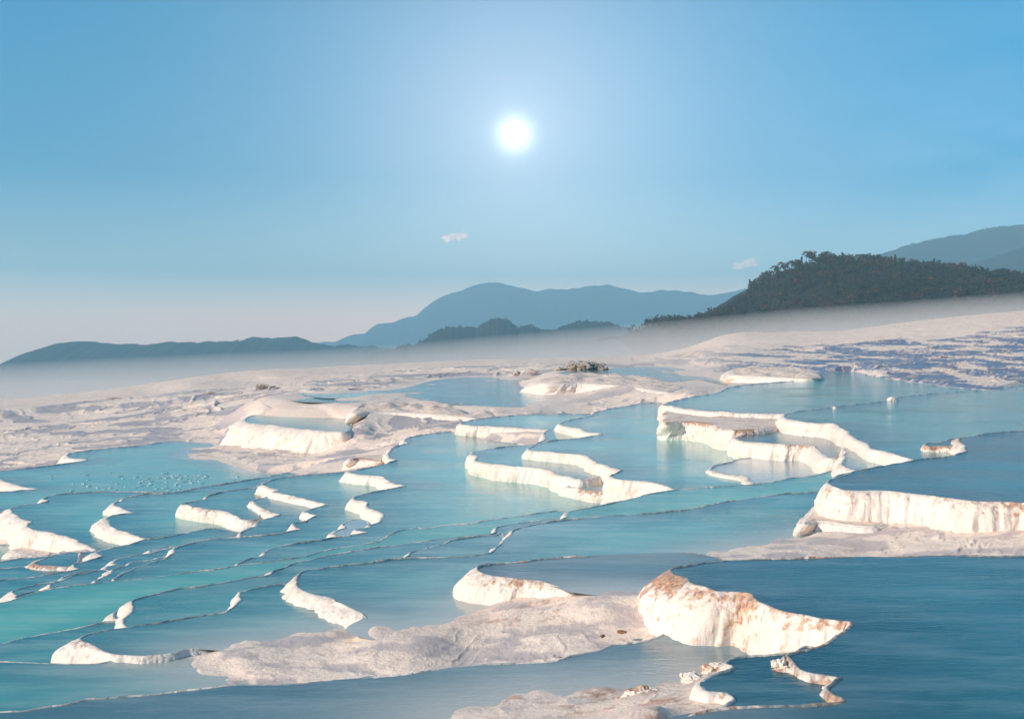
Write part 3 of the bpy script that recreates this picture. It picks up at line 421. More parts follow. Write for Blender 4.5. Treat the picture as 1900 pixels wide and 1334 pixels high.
def build_pool(p):
    W, P, z0, h = p['W'].copy(), p['P'], p['z'], p['h']
    # orientation: counter-clockwise in the world
    ar = 0.5 * np.sum(W[:, 0] * np.roll(W[:, 1], -1) - np.roll(W[:, 0], -1) * W[:, 1])
    if ar < 0: W = W[::-1]; P = P[::-1]
    dep = W[:, 1]; n = len(W)
    seg = np.linalg.norm(np.roll(W, -1, 0) - W, axis=1); s = np.concatenate([[0], np.cumsum(seg)[:-1]])
    wig = fbm(W[:, 0] * 1.6, W[:, 1] * 1.6, 3.1, 3) * 0.035 + fbm(W[:, 0] * 6, W[:, 1] * 6, 1.1, 2) * 0.018 * np.clip(dep / 30, .4, 1.6)
    T = np.roll(W, -2, 0) - np.roll(W, 2, 0); T = smooth_closed(T, 3); T /= np.linalg.norm(T, axis=1)[:, None] + 1e-9
    NR = np.stack([T[:, 1], -T[:, 0]], 1)
    T2 = smooth_closed(np.roll(W, -6, 0) - np.roll(W, 6, 0), 400); T2 /= np.linalg.norm(T2, axis=1)[:, None] + 1e-9
    NS = np.stack([T2[:, 1], -T2[:, 0]], 1); WS = smooth_closed(W, 90); pull = smooth_closed(np.maximum(((W - WS) * NS).sum(1), 0)[:, None], 4)[:, 0]
    soft = np.zeros(n)
    for (fx, fy, fr) in p.get('soft', []): soft = np.maximum(soft, np.exp(-(((P[:, 0] - fx) / fr) ** 2 + ((P[:, 1] - fy) / (fr * .5)) ** 2) ** 2))
    led = np.zeros(n)
    for (fx, fy, fr, fa) in p.get('ledge', []): led += fa * np.exp(-((P[:, 0] - fx) ** 2 + (P[:, 1] - fy) ** 2) / (fr * fr))
    W = W + NR * wig[:, None]
    far = np.clip(dep / 45, .55, 1.8)                       # rims further off are the broader, older ones
    lip = p.get('lip', 1.0)
    flare = np.full(n, p.get('base', .08))
    for (fx, fy, fr, fa) in p.get('fl', []):
        flare += fa * np.exp(-((P[:, 0] - fx) ** 2 + (P[:, 1] - fy) ** 2) / (fr * fr))
    dp = p['drop'] + 0.35
    dry = p.get('dry', 0)
    prof = [(-0.26, -0.20), (-0.10, -0.05), (-0.055, 0.008), (-0.025, 0.022), (0.0, 0.025), (0.03, 0.018), (0.055, -0.004)]
    if dry: prof = [(-0.12, -0.004), (-0.06, -0.008), (0.0, -0.016), (0.03, -0.03), (0.055, -.05)]
    soft3 = smooth_closed(soft[:, None], 10)[:, 0]; rim_tint = []
    rings = []; hv = []
    crest = np.clip(.95 + 0.9 * fbm(W[:, 0] * 1.3, W[:, 1] * 1.3, 9, 4), -.6, 2.6)
    for o, dz in prof:
        o2 = o * far * (0.75 + .25 * lip)
        rings.append(np.column_stack([W + NR * o2[:, None], z0 + np.where(dz > 0, dz * lip * crest * np.sqrt(far), dz) - .16 * soft3])); hv.append(np.zeros(n))
        rim_tint.append(np.full(n, 0.0 if dry else (1.0 if o < 0.01 else .45)) * np.clip(.75 + .9 * fbm(W[:, 0] * 1.7, W[:, 1] * 1.7, 6, 3), 0, 1))
    nt = 16 if h < 6 else 12
    for q in range(1, nt + 1):
        t = q / nt; tt = t ** 1.15
        zz = 0.0 - dp * tt
        bulge = 0.09 * math.sin(min(1, t * 2.2) * math.pi * .5) * far
        o = 0.06 * far + bulge + flare * (0.25 * min(1, t * 4) + .75 * tt ** 1.4)
        fl = fbm(W[:, 0] * 3.4, W[:, 1] * 3.4, zz * .5, 3) * 0.045 + fbm(W[:, 0] * 1.1, W[:, 1] * 1.1, zz * 2.2, 3) * 0.05
        rid = 1 - np.abs(fbm(W[:, 0] * 5.5, W[:, 1] * 5.5, zz * .9 + 5, 3)); nod = np.abs(fbm(W[:, 0] * 3.0, W[:, 1] * 3.0, zz * 4.5, 3))
        o = o + (fl * 1.2 + .05 * rid + .05 * nod) * (0.4 + .6 * min(1, t * 3)) * np.clip(far, .7, 1.4) * (1 + .9 * flare)
        o = o + led * float(sstep(.10, .17, t) - .35 * sstep(.3, .6, t)) * (1 + .5 * fbm(W[:, 0] * 2.5, W[:, 1] * 2.5, 3, 2))
        k = min(1.0, t * 1.6); Wt = W * (1 - k) + WS * k; Nt = NR * (1 - k) + NS * k
        lower = .10 + .08 * fbm(W[:, 0] * 1.2, W[:, 1] * 1.2, 8, 2)
        o = o + k * pull
        rings.append(np.column_stack([Wt + Nt * o[:, None], np.full(n, z0 + zz) + fbm(W[:, 0] * 2, W[:, 1] * 2, q * .3, 2) * .035 * min(1, t * 3) - .16 * soft3 * (t < .3)])); hv.append(np.full(n, t))
        rim_tint.append(np.full(n, .25 * max(0, 1 - t * 9)) * (0 if dry else 1))
    V = np.concatenate(rings); t = np.concatenate(hv); nr = len(rings)
    Wn = np.tile(W, (nr, 1))
    base = p.get('stain', .05)
    rimband = np.exp(-(t / .14) ** 2)
    big = sstep(.0, .9, fbm(V[:, 0] * .7, V[:, 1] * .7, 4, 3) + .3)
    stain = base * (0.45 + 0.75 * rimband) * (0.5 + 0.8 * big)
    stain += np.tile(led, nr) * .55 * np.exp(-((t - .17) / .06) ** 2)
    streak = p.get('streak', .08) * sstep(-.3, .5, fbm(V[:, 0] * .6, V[:, 1] * .6, 2, 2))
    root = empty('terrace_pool', (float(W[:, 0].mean()), float(W[:, 1].mean()), z0 - p['drop']))
    off = np.array(root.location)
    basin = mesh_np('stone_wall' if dry else 'rim_wall', V - off, grid_faces(nr, n, True)[:, ::-1], TRAV, {'stain': stain, 'streak': streak, 'wet_shade_rim': np.concatenate(rim_tint)}, parent=root)
    Wi = W
    if dry:
        o = water_mesh('shelf_top', (W - NR * .06) - off[:2], p['drop'], TRAV_TOP, root, off=off, bumpy=p.get('bumpy', .05))
    else:
        o = water_mesh('water', Wi + NR * (.01 + .55 * soft3)[:, None] - off[:2], p['drop'], p['w'], root, shoal=soft3)
    tag(root, p['label'], 'limestone shelf' if dry else 'terrace pool', None if dry else 'terraced travertine pools')
    if dry: root.name = 'limestone_shelf'
TRAV_TOP = GROUND
for p in POOLS: build_pool(p)
for p in SHEETS:
    root = empty('shallow_pool', (float(p['W'][:, 0].mean()), float(p['W'][:, 1].mean()), p['z']))
    off = np.array(root.location)
    root2 = water_mesh('shallow_pool', p['W'] - off[:2], 0.0, p['w'], None); root2.location = off
    bpy.data.objects.remove(root)
    tag(root2, p['label'], 'shallow pool')

# ------------------------------------------------------------------ ground: one sheet to the horizon
CT = np.array(CTRL)
def uv(x, y): return x / y * 5.0, np.log(y) * 2.5
cu, cv = uv(CT[:, 0], CT[:, 1])
def tps(r2): return 0.5 * r2 * np.log(r2 + 1e-9)
n = len(CT)
K = tps((cu[:, None] - cu[None]) ** 2 + (cv[:, None] - cv[None]) ** 2) + np.eye(n) * 1e-3
Q = np.column_stack([np.ones(n), cu, cv])
A = np.block([[K, Q], [Q.T, np.zeros((3, 3))]])
# far valley control is analytic; solve for the near field
sol = np.linalg.solve(A, np.concatenate([CT[:, 2], np.zeros(3)]))
NRW, NCL = 1250, 1000
ys = np.exp(np.linspace(math.log(6.5), math.log(420), NRW))
ys = np.concatenate([ys, 420 * np.exp(np.linspace(0, math.log(8700 / 420), 90))[1:]])
us = np.concatenate([np.linspace(-3, -.62, 24)[:-1], np.linspace(-.62, -.46, 40)[:-1], np.linspace(-.46, .46, NCL), np.linspace(.46, .62, 40)[1:], np.linspace(.62, 3, 24)[1:]])
YY, UU = np.meshgrid(ys, us, indexing='ij'); XX = UU * YY
wide = .46 * YY + (np.abs(UU) - .46) / 2.54 * (4100 - .46 * YY)
XX = np.where(np.abs(UU) > .46, np.sign(UU) * np.minimum(np.abs(XX), wide), XX)
x = XX.ravel(); y = YY.ravel(); z = np.empty(x.size); rip = np.empty(x.size); stn = np.empty(x.size)
uc = np.clip(x / y, -.75, .75) ; yc = np.clip(y, 8, 260)
for a in range(0, x.size, 60000):
    s_ = slice(a, a + 60000); u, v = uc[s_] * 5.0, np.log(yc[s_]) * 2.5
    r2 = (u[:, None] - cu[None]) ** 2 + (v[:, None] - cv[None]) ** 2
    z[s_] = tps(r2) @ sol[:n] + sol[n] + sol[n + 1] * u + sol[n + 2] * v
    w = 1 / (r2 + .002) ** 2; w /= w.sum(1)[:, None]
    rip[s_] = w @ CT[:, 3]; stn[s_] = w @ CT[:, 4]
z = np.clip(z, -8, 16)
crest_y = 215 + 30 * np.cos(np.clip(x / y * 3.2, -1.5, 1.5))
# beyond the brow the slope falls away to the valley floor
fall = np.clip(y - crest_y, 0, None)
side = sstep(-.25, .45, x / y)
z = z - np.minimum(fall * 0.22 + fall ** 2 * .0004, 400)
valley = -58 + 6 * fbm(x * .002, y * .002, 0, 3) - np.clip(y - 1300, 0, None) * .032
z = np.maximum(z, valley)
soil = sstep(0, 25, y - crest_y - 12)
# uneven ground
ny = np.clip(y, 10, 300)
big = fbm(x * .12, y * .10, 1, 4)
z = z + big * .05 * np.clip(ny / 60, .2, 2.5) * sstep(0, .3, rip + .15) + fbm(x * .8, y * .8, 2, 4) * .012 * np.clip(ny / 25, .6, 4)
# little rimmed treads across the rippled slopes
uu = x / ny; lv = np.log(ny)
w1 = fbm(uu * 9, lv * 7, 5, 3); w2 = fbm(uu * 34, lv * 26, 7, 3)
lc = np.clip(lv, 2.6, 5.4); ph = 50 * lc - 6.5 * (lc - 2.8) ** 2 + uu * 9 + w1 * 3.2 + w2 * .5
phz = z / .30 + w1 * 1.6 + fbm(uu * 16, lv * 40, 14, 3) * .8
rs_ = sstep(.12, .22, x / y); ph = np.where(rs_ > .5, phz, ph)
fr = ph - np.floor(ph)
idx = np.floor(ph)
hgt = .72 + .6 * fbm(uu * 10 + idx * 3.7, lv * 3, 9, 2)
ridge = sstep(.55, .93, fr) * (1 - sstep(.93, 1.0, fr))
ph2 = uu * 26 + w1 * 3 + w2 * 1.4 + idx * .37; fr2 = ph2 - np.floor(ph2)
cross = np.exp(-((fr2 - .5) / .09) ** 2) * .5
relief = np.maximum(ridge * np.clip(hgt, 0, 1.6), cross * np.clip(hgt, 0, 1) * .8)
amt = sstep(.04, .6, rip)
near_field = (y < crest_y + 10)
patch = sstep(-.5, .25, fbm(uu * 7, lv * 6, 12, 3))
z = z + np.where(near_field, amt * (.45 + .55 * patch) * relief * .0016 * ny, 0)
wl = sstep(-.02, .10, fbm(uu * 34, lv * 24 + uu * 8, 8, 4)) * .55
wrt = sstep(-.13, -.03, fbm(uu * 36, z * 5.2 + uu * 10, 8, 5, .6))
wet_shade = sstep(.35, .75, amt) * np.where(x / y > .12, wrt, wl) * (1 - .8 * sstep(.5, .9, relief)) * near_field * sstep(45, 80, y) * (1 - .6 * sstep(.22, .16, x / y) * (x / y > .12))
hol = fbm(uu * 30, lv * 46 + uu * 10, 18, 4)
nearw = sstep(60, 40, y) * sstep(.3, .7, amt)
wet_shade = np.maximum(wet_shade, nearw * sstep(.0, .35, hol) * .42)
z = z - nearw * np.clip(hol, -.8, .8) * .016
# pools are cut out of the ground
z0m = z.copy()
for p in POOLS:
    W = p['W']; x0, y0 = W.min(0) - 2.5; x1, y1 = W.max(0) + 2.5
    m = np.where((x > x0) & (x < x1) & (y > y0) & (y < y1))[0]
    if not len(m): continue
    B = W[::max(1, len(W) // 220)]
    ins = pip(x[m], y[m], B); ed = edge_dist(x[m], y[m], B)
    cap = np.where(ins, p['z'] - .10 - np.minimum(ed * 1.5, .5), p['z'] - .10 + np.maximum(ed - .05, 0) * .55)
    z[m] = np.minimum(z[m], cap)
    if p.get('soft'):
        qx = x[m] / y[m] * F + HX; qy = HY + p['h'] / y[m] * F; so = np.zeros(len(m))
        for (fx_, fy_, fr_) in p['soft']: so = np.maximum(so, np.exp(-(((qx - fx_) / fr_) ** 2 + ((qy - fy_) / (fr_ * .5)) ** 2) ** 2))
        sd = np.where(ins, -ed, ed); nz = fbm(x[m] * 2.2, y[m] * 1.1, 3, 4) * .012
        tgt = p['z'] + np.where(sd < 0, .07 * sd, .05 * sd) + nz + .004
        so = so * (1 - sstep(.5, 1.6, sd)); z[m] = z[m] * (1 - so) + np.maximum(np.where(ins, tgt, np.minimum(tgt + .0, z0m[m] + .3)), -50) * so
for p in SHEETS:
    W = p['W']; x0, y0 = W.min(0) - 6; x1, y1 = W.max(0) + 6
    m = np.where((x > x0) & (x < x1) & (y > y0) & (y < y1))[0]
    B = W[::max(1, len(W) // 220)]
    ins = pip(x[m], y[m], B); ed = edge_dist(x[m], y[m], B) * np.where(ins, 1, -1)
    if p.get('amp'):
        q_ = x[m] * .30 + y[m] * .02; fl = p['z'] + p['bias'] + p['amp'] * (fbm(q_, y[m] * .10, 11, 2) * .6 + .5 * (1 - 2 * np.abs(fbm(x[m] * .16, y[m] * .22, 21, 3))) - .12)
    else: fl = p['z'] - .03 - .035 * np.clip(ed, 0, 3) + .11 * fbm(x[m] * .22, y[m] * .07, 11, 4)
    k = sstep(-6, .3, ed)
    z[m] = z[m] * (1 - k) + np.minimum(fl, z[m] + 5) * k
    wet_shade[m] *= (1 - k)
gr = mesh_np('ground', np.column_stack([x, y, z]), grid_faces(len(ys), len(us)), GROUND, {'stain': stn, 'soil': soil, 'wet_shade': wet_shade})
tag(gr, kind='structure')
GZ = z.reshape(len(ys), len(us))
def ground_z(px, py):
    i = int(np.clip(np.searchsorted(ys, py), 1, len(ys) - 1)); j = int(np.clip(np.searchsorted(us, px / py), 1, len(us) - 1))
    return float(GZ[i, j])

# ------------------------------------------------------------------ hills, laid out by distance and real height
def leafmat(name, c1_, c2_, scale):
    m, t, b = newmat(name)
    LK(t, MIXC(t, RAMP(t, noise_n(t, coords(t), scale, 5, .65), [(.35, 0), (.65, 1)]), c1_, c2_), b.inputs['Base Color'])
    b.inputs['Roughness'].default_value = .8; b.inputs['Specular IOR Level'].default_value = .2; return m
HILLM = leafmat('hill_forest', (.006, .012, .013), (.014, .020, .018), .02)
DARKM = leafmat('forest_floor', (.009, .014, .010), (.024, .018, .012), .08)
LEAF = leafmat('pine_needles', (.010, .019, .011), (.040, .050, .022), .35)
LEAFA = leafmat('autumn_leaves', (.11, .045, .014), (.035, .030, .014), .5)
BARK = leafmat('bark', (.05, .035, .025), (.08, .06, .045), 3)
def skyline(s):
    q = np.array([(a, b) for a, b, c in trace(s)]); return q[np.argsort(q[:, 0])]
def hill(name, s, dist, depth, base_z, label, rough=1.0, ext=300, tilt=0.0, mat=None, bumps=1.0):
    q = skyline(s); nx, nyy = 420, 46
    px = np.linspace(q[0, 0] - ext, q[-1, 0] + ext, nx)
    py = np.interp(px, q[:, 0], q[:, 1])
    X = (px - HX) / F * dist; top = CAMZ + (HY - py) / F * dist
    fade = np.minimum(sstep(q[0, 0] - ext, q[0, 0], px), sstep(q[-1, 0] + ext, q[-1, 0], px))
    top = base_z + (top - base_z) * fade
    top = top + fbm(X / dist * 160, 0 * X, 5, 3) * dist * .0011 * bumps
    v = np.linspace(-1, 1, nyy); prof = np.cos(np.clip(v, -1, 1) * math.pi / 2) ** 1.15
    XX, VV = np.meshgrid(X, v, indexing='ij')
    sk = (1 + .0 * VV)
    Y = dist + VV * depth + tilt * (XX - X.mean())
    # perspective keeps the crest where the traced skyline stands
    XX = XX * 1.0
    Zr = base_z + (top[:, None] - base_z) * prof[None, :]
    Zr = Zr + fbm(XX / depth * 3, Y / depth * 3, 2, 5) * depth * .022 * rough * np.abs(VV) * prof
    o = mesh_np(name, np.stack([XX, Y, Zr], -1).reshape(-1, 3), grid_faces(nx, nyy), mat or HILLM)
    tag(o, kind='structure'); o['label'] = label
    return X, top, o
VB = -66.0
def H(name, pts, *a, **k): return hill(name, 'W ' + pts, *a, **k)
MX, MT, _m = H('mountain', '440,655 520,648 580,639 602,633 628,634 659,620 679,620 702,600 724,599 742,594 775,584 790,570 819,550 853,540 889,528 908,524 934,526 970,535 996,540 1022,535 1048,538 1096,530 1125,529 1155,535 1184,543 1203,543 1225,537 1280,542 1312,550 1345,543 1390,534 1500,550 1700,590', 8000, 1300, -290, 'pale blue mountain ridge with a mast on its summit', ext=120, bumps=.5)
H('mountain', '1380,590 1450,560 1520,530 1606,486 1642,470 1679,457 1716,447 1790,435 1845,422 1882,418 1900,419 2000,412 2200,430 2500,500', 4600, 800, -175, 'blue green mountain rising behind the wooded hill at the right', bumps=.7)
H('mountain', '1640,560 1700,535 1790,500 1826,482 1863,470 1900,461 2000,450 2300,480', 3400, 520, -135, 'lower mountain shoulder at the right edge behind the wooded hill', bumps=.8)
H('hill', '-260,710 -120,705 0,690 40,683 60,672 75,655 100,641 130,637 165,635 200,641 260,640 340,637 400,635 450,632 470,628 540,627 560,630 580,638 620,641 650,643 700,645 760,650 800,655', 3400, 560, -135, 'dark blue flat topped wooded ridge at the left', rough=.4, ext=60, bumps=1.3)
H('hill', '700,652 760,640 790,630 806,616 828,608 860,606 885,610 895,602 910,593 928,591 943,594 961,608 970,605 985,603 998,611 1031,612 1042,606 1075,596 1108,596 1145,603 1171,611 1200,640', 2500, 350, -108, 'low wooded mounds in the mist below the mountain', rough=.4, ext=60, bumps=1.0)
# the wooded hill at the right, near enough to tell its trees apart
FS = skyline('W 1150,625 / T2 1560,158 1640,120 1700,114 1800,110 1900,95 / T3 300,512 400,486 430,466 490,430 515,380 560,355 600,320 650,300 690,275 740,280 790,245 860,240 940,245 1000,252 1100,258 1200,262 1300,272 1350,290 1420,275 1500,285 1560,310 1600,300 1660,315 1750,330 1900,372 / W 2000,560 2300,600')
FD = 1000.0
def forest_z(X, Y):
    px = X / FD * F + HX
    top = CAMZ + (HY - np.interp(px, FS[:, 0], FS[:, 1])) / F * FD
    base = -20 + 0.03 * (X + 50).clip(0, 600)
    t = (Y - 640) / (FD - 640)
    f = np.where(t < 1, sstep(-.15, 1.02, t) ** .8, 1 - .35 * (t - 1))
    return base + (top - base) * f + fbm(X * .02, Y * .02, 3, 4) * 3.0 * (1 - np.clip(t, 0, 1) ** 3)
fx, fy = np.meshgrid(np.linspace(80, 640, 240), np.linspace(600, 1150, 120), indexing='ij')
fo = mesh_np('hill', np.stack([fx, fy, forest_z(fx, fy)], -1).reshape(-1, 3), grid_faces(240, 120), DARKM)
tag(fo, kind='structure'); fo['label'] = 'dark wooded hill at the right'

def clump_mesh(name, blobs, nleaf, size, mat, seed, parent=None):
    """leaf clumps spread through the volume of flattened blobs (x, y, z, rx, rz)"""
    r = np.random.default_rng(seed); V = []; Fc = []
    for (bx, by, bz, rx, rz) in blobs:
        k = nleaf
        d = r.normal(size=(k, 3)); d /= np.linalg.norm(d, axis=1)[:, None]; rad = r.uniform(.45, 1.05, k)[:, None]
        c = np.array([bx, by, bz]) + d * rad * np.array([rx, rx, rz])
        a = r.normal(size=(k, 3)); a[:, 2] *= .5; a /= np.linalg.norm(a, axis=1)[:, None]
        b = np.cross(a, r.normal(size=(k, 3))); b /= np.linalg.norm(b, axis=1)[:, None] + 1e-9
        sz = r.uniform(.6, 1.3, k)[:, None] * size
        o = len(V) * 1
        V.append(np.stack([c - a * sz, c + b * sz * .6, c + a * sz, c - b * sz * .6], 1))
    V = np.concatenate(V); nf = len(V)
    return mesh_np(name, V.reshape(-1, 3), np.arange(nf * 4).reshape(-1, 4), mat, smooth=False, parent=parent)
def tree_proto(kind, seed):
    r = random.Random(seed)
    root = empty('pine_tree' if kind < 3 else 'broadleaf_tree', (0, 0, 0))
    H_ = 7.5
    # tapered trunk with limbs
    V = []; Fq = []
    def limb(p, q, r0, r1, n=5):
        p, q = np.array(p, float), np.array(q, float); ax = q - p; ax /= np.linalg.norm(ax); u = np.cross(ax, (0.3, 1, .2)); u /= np.linalg.norm(u); w = np.cross(ax, u)
        s0 = len(V)
        for c, rr in ((p, r0), (q, r1)):
            for i in range(n):
                a = 2 * math.pi * i / n; V.append(c + (u * math.cos(a) + w * math.sin(a)) * rr)
        for i in range(n): Fq.append((s0 + i, s0 + (i + 1) % n, s0 + n + (i + 1) % n, s0 + n + i))
    lean = r.uniform(-.5, .5)
    limb((0, 0, -1.2), (lean * .4, 0, H_ * .45), .20, .15); limb((lean * .4, 0, H_ * .45), (lean, 0, H_ * .85), .15, .06)
    blobs = []
    if kind < 2:           # umbrella shaped pine with separate plates of needles
        for i in range(9):
            a = r.uniform(0, 6.28); rr = r.uniform(.6, 2.3); zz = H_ * r.uniform(.5, .95); rr *= 1.25 - .5 * abs(zz / H_ - .75) * 2
            c = (lean + rr * math.cos(a), rr * math.sin(a), zz); limb((lean * .6, 0, zz - .9), c, .07, .03, 4)
            blobs.append((*c, r.uniform(.9, 1.5), r.uniform(.28, .5)))
        blobs.append((lean, 0, H_ * .97, 1.3, .5))
        leaf = 46
    elif kind == 2:        # taller, pointed
        for i in range(8):
            zz = H_ * (.3 + .1 * i); rr = 1.7 * (1.12 - i * .12); blobs.append((lean * .7 + r.uniform(-.3, .3), r.uniform(-.3, .3), zz, rr, .6))
            limb((lean * .5, 0, zz - .3), (lean * .7 + rr * .8, 0, zz), .05, .02, 4)
        leaf = 52
    else:
        for i in range(9):
            a = r.uniform(0, 6.28); rr = r.uniform(.2, 1.7); c = (rr * math.cos(a), rr * math.sin(a), H_ * r.uniform(.35, .85)); limb((0, 0, c[2] - 1.2), c, .07, .03, 4)
            blobs.append((*c, r.uniform(1.0, 1.5), r.uniform(.8, 1.2)))
        leaf = 60
    mesh_np('trunk', np.array(V), np.array(Fq), BARK, parent=root)
    clump_mesh('crown', blobs, leaf, .34, LEAF if kind < 3 or seed % 2 else LEAFA, seed, root)
    return root
PROT = [tree_proto(k, 11 + k * 3) for k in (0, 1, 2, 3)] + [tree_proto(3, 44)]
used = [False] * 5
def plant(k, loc, sc, rz, label, group, cat):
    src = PROT[k]
    if not used[k]: r_ = src; used[k] = True
    else:
        r_ = src.copy(); col.objects.link(r_)
        for ch_ in src.children:
            c_ = ch_.copy(); col.objects.link(c_); c_.parent = r_
    r_.location = loc; r_.scale = (sc, sc, sc); r_.rotation_euler.z = rz
    tag(r_, label, cat, group)
rt = random.Random(5)
# crest line
pxs = 1168.0
while pxs < 1985:
    Y = FD + rt.uniform(-22, 12); X = (pxs - HX) / F * Y
    k = rt.choice((0, 1, 1, 3, 3, 2, 3)) if pxs > 1390 else rt.choice((1, 3, 3, 2))
    sc = rt.uniform(.95, 1.6) * (1.0 if pxs > 1390 else .62)
    plant(k, (X, Y, float(forest_z(np.array(X), np.array(Y))) - .3), sc, rt.uniform(0, 6.28),
          ['dark umbrella pine on the crest of the wooded hill', 'dark umbrella pine on the crest of the wooded hill', 'dark pointed pine on the crest of the wooded hill', 'round dark tree on the crest of the wooded hill'][k],
          ['umbrella pines on the crest of the wooded hill', 'umbrella pines on the crest of the wooded hill', 'pointed pines on the crest of the wooded hill', 'round trees on the crest of the wooded hill'][k], 'tree')
    pxs += rt.uniform(4.0, 8.5)
# rusty trees that stand out on the slope
AL = ['brightest orange autumn tree, in the middle of the wooded hill', 'rusty tree low on the left flank of the wooded hill', 'rusty tree right above the low left one on the wooded hill', 'rusty tree highest on the slope, just under the crest pines',
      'rusty tree between the highest one and the left flank trees', 'rusty tree just left of the brightest orange tree', 'rusty tree in the mist edge below the left flank trees', 'leftmost rusty tree, at the thin end of the wooded hill', 'rightmost rusty tree low on the wooded hill', 'rusty tree at the mist edge below the middle of the wooded hill']
for ia, (qx, qy) in enumerate(((1650, 525), (1430, 552), (1470, 540), (1540, 512), (1500, 528), (1590, 520), (1480, 562), (1380, 568), (1720, 545), (1560, 545))):
    best = None
    for Y in np.arange(700, 990, 4.0):
        X = (qx - HX) / F * Y; zz = float(forest_z(np.array(X), np.array(Y))); e = abs(HY - (zz - CAMZ) / Y * F - qy - 8)
        if best is None or e < best[0]: best = (e, X, Y, zz)
    plant(4, (best[1], best[2], best[3]), rt.uniform(.9, 1.3), rt.uniform(0, 6.28), AL[ia], 'rusty autumn trees on the slope of the wooded hill', 'tree')
# the closed wood on the slope: nobody could count it
bl = []
for i in range(1500):
    X = rt.uniform(110, 520); Y = rt.uniform(670, 996); px_ = X / Y * F + HX
    if px_ < 1160 or px_ > 2000: continue
    s_ = rt.uniform(2.4, 5.2); bl.append((X, Y, float(forest_z(np.array(X), np.array(Y))) + s_ * .7, s_, s_ * rt.uniform(.8, 1.15)))
wd = clump_mesh('forest', bl[: int(len(bl) * .8)], 70, 1.0, LEAF, 3); tag(wd, kind='stuff')
wd2 = clump_mesh('forest', bl[int(len(bl) * .8):], 70, 1.0, LEAFA, 4); tag(wd2, kind='stuff')
# tree tops along the left ridge and the mounds
def canopy(pts, dist, rr, dens, seed):
    q = skyline('W ' + pts); r = random.Random(seed); bl = []; px = q[0, 0]
    while px < q[-1, 0]:
        py = np.interp(px, q[:, 0], q[:, 1]); z_ = CAMZ + (HY - py) / F * dist
        for j in range(2):
            Y = dist - j * 40 + r.uniform(-15, 15); bl.append(((px - HX) / F * Y, Y, z_ - r.uniform(.5, 1.3) * rr - j * 6, rr * r.uniform(.6, 1.4), rr * r.uniform(.5, 1.15)))
        px += r.uniform(.5, 1.5) * dens
    tag(clump_mesh('forest', bl, 26, rr * .55, HILLM, seed), kind='stuff')
canopy('-80,700 0,690 40,683 60,672 75,655 100,641 130,637 165,635 200,641 260,640 340,637 400,635 450,632 470,628 540,627 560,630 580,638 620,641 650,643 700,645 760,650', 3400, 7.5, 3.4, 21)
canopy('780,634 806,616 828,608 860,606 885,610 895,602 910,593 928,591 943,594 961,608 970,605 985,603 998,611 1031,612 1042,606 1075,596 1108,596 1145,603 1171,611', 2500, 5.6, 3.4, 22)
canopy('1520,530 1606,486 1642,470 1679,457 1716,447 1790,435 1845,422 1882,418 1900,419', 4600, 9.5, 4.0, 23)

# mast on the summit
mb_V = []; mb_F = []
def tube(p, q, r0, r1, n=6):
    p, q = np.array(p, float), np.array(q, float); ax = (q - p) / np.linalg.norm(q - p); u = np.cross(ax, (.3, .9, .1)); u /= np.linalg.norm(u); w = np.cross(ax, u); s0 = len(mb_V)
    for c, rr in ((p, r0), (q, r1)):
        for i in range(n): a = 6.2832 * i / n; mb_V.append(c + (u * math.cos(a) + w * math.sin(a)) * rr)
    for i in range(n): mb_F.append((s0 + i, s0 + (i + 1) % n, s0 + n + (i + 1) % n, s0 + n + i))
mm, t_, b_ = newmat('mast_steel'); b_.inputs['Base Color'].default_value = (.25, .25, .27, 1)
mz = CAMZ + (HY - 526) / F * 8000
mast = empty('radio_mast', ((907 - HX) / F * 8000, 8000, mz)); tag(mast, 'thin radio mast on the summit of the blue mountain', 'mast')
tube((0, 0, -8), (0, 0, 40), 1.6, .8); mesh_np('mast_pole', np.array(mb_V), np.array(mb_F), mm, parent=mast)
mb_V, mb_F = [], []; tube((0, 0, 9), (0, 0, 12), 2.2, 2.2, 8); tube((0, 0, 17), (0, 0, 19), 1.6, 1.6, 8); mesh_np('antenna_drum', np.array(mb_V), np.array(mb_F), mm, parent=mast)
mb_V, mb_F = [], []; tube((10, 0, -6), (10, 0, 4), 7, 7, 4); tube((26, 0, -8), (26, 0, 2), 4, 4, 4); tube((10, 0, 4), (10, 0, 6), 7, 1, 4); tube((26, 0, 2), (26, 0, 4), 4, 1, 4); mesh_np('hut', np.array(mb_V), np.array(mb_F), mm, parent=mast)

# ------------------------------------------------------------------ stones, lumps and scrub on the terraces
def stone(name, loc, size, seed, mat, label, cat, stain=.6, rough=.35, group=None, cuts=5):
    import bmesh
    bm = bmesh.new(); bmesh.ops.create_icosphere(bm, subdivisions=cuts, radius=1)
    V = np.array([v.co[:] for v in bm.verts]); Fc = np.array([[v.index for v in f.verts] for f in bm.faces]); bm.free()
    k = 1 + rough * fbm(V[:, 0] * 1.5 + seed, V[:, 1] * 1.5, V[:, 2] * 1.5, 3) + rough * .5 * (.5 - np.abs(fbm(V[:, 0] * 2.2 + seed, V[:, 1] * 4, V[:, 2] * 3, 5))) 
    V = V * k[:, None] * np.array(size)
    st = stain * (.6 + .6 * fbm(V[:, 0] * 4, V[:, 1] * 4, V[:, 2] * 4, 2))
    o = mesh_np(name, V, Fc, mat, {'stain': st, 'streak': st * .3}); o.location = loc; o.rotation_euler.z = seed
    tag(o, label, cat, group); return o
def at(px, py, h): X, Y, Z = ground_pt(px, py, h); return (X, Y, Z)
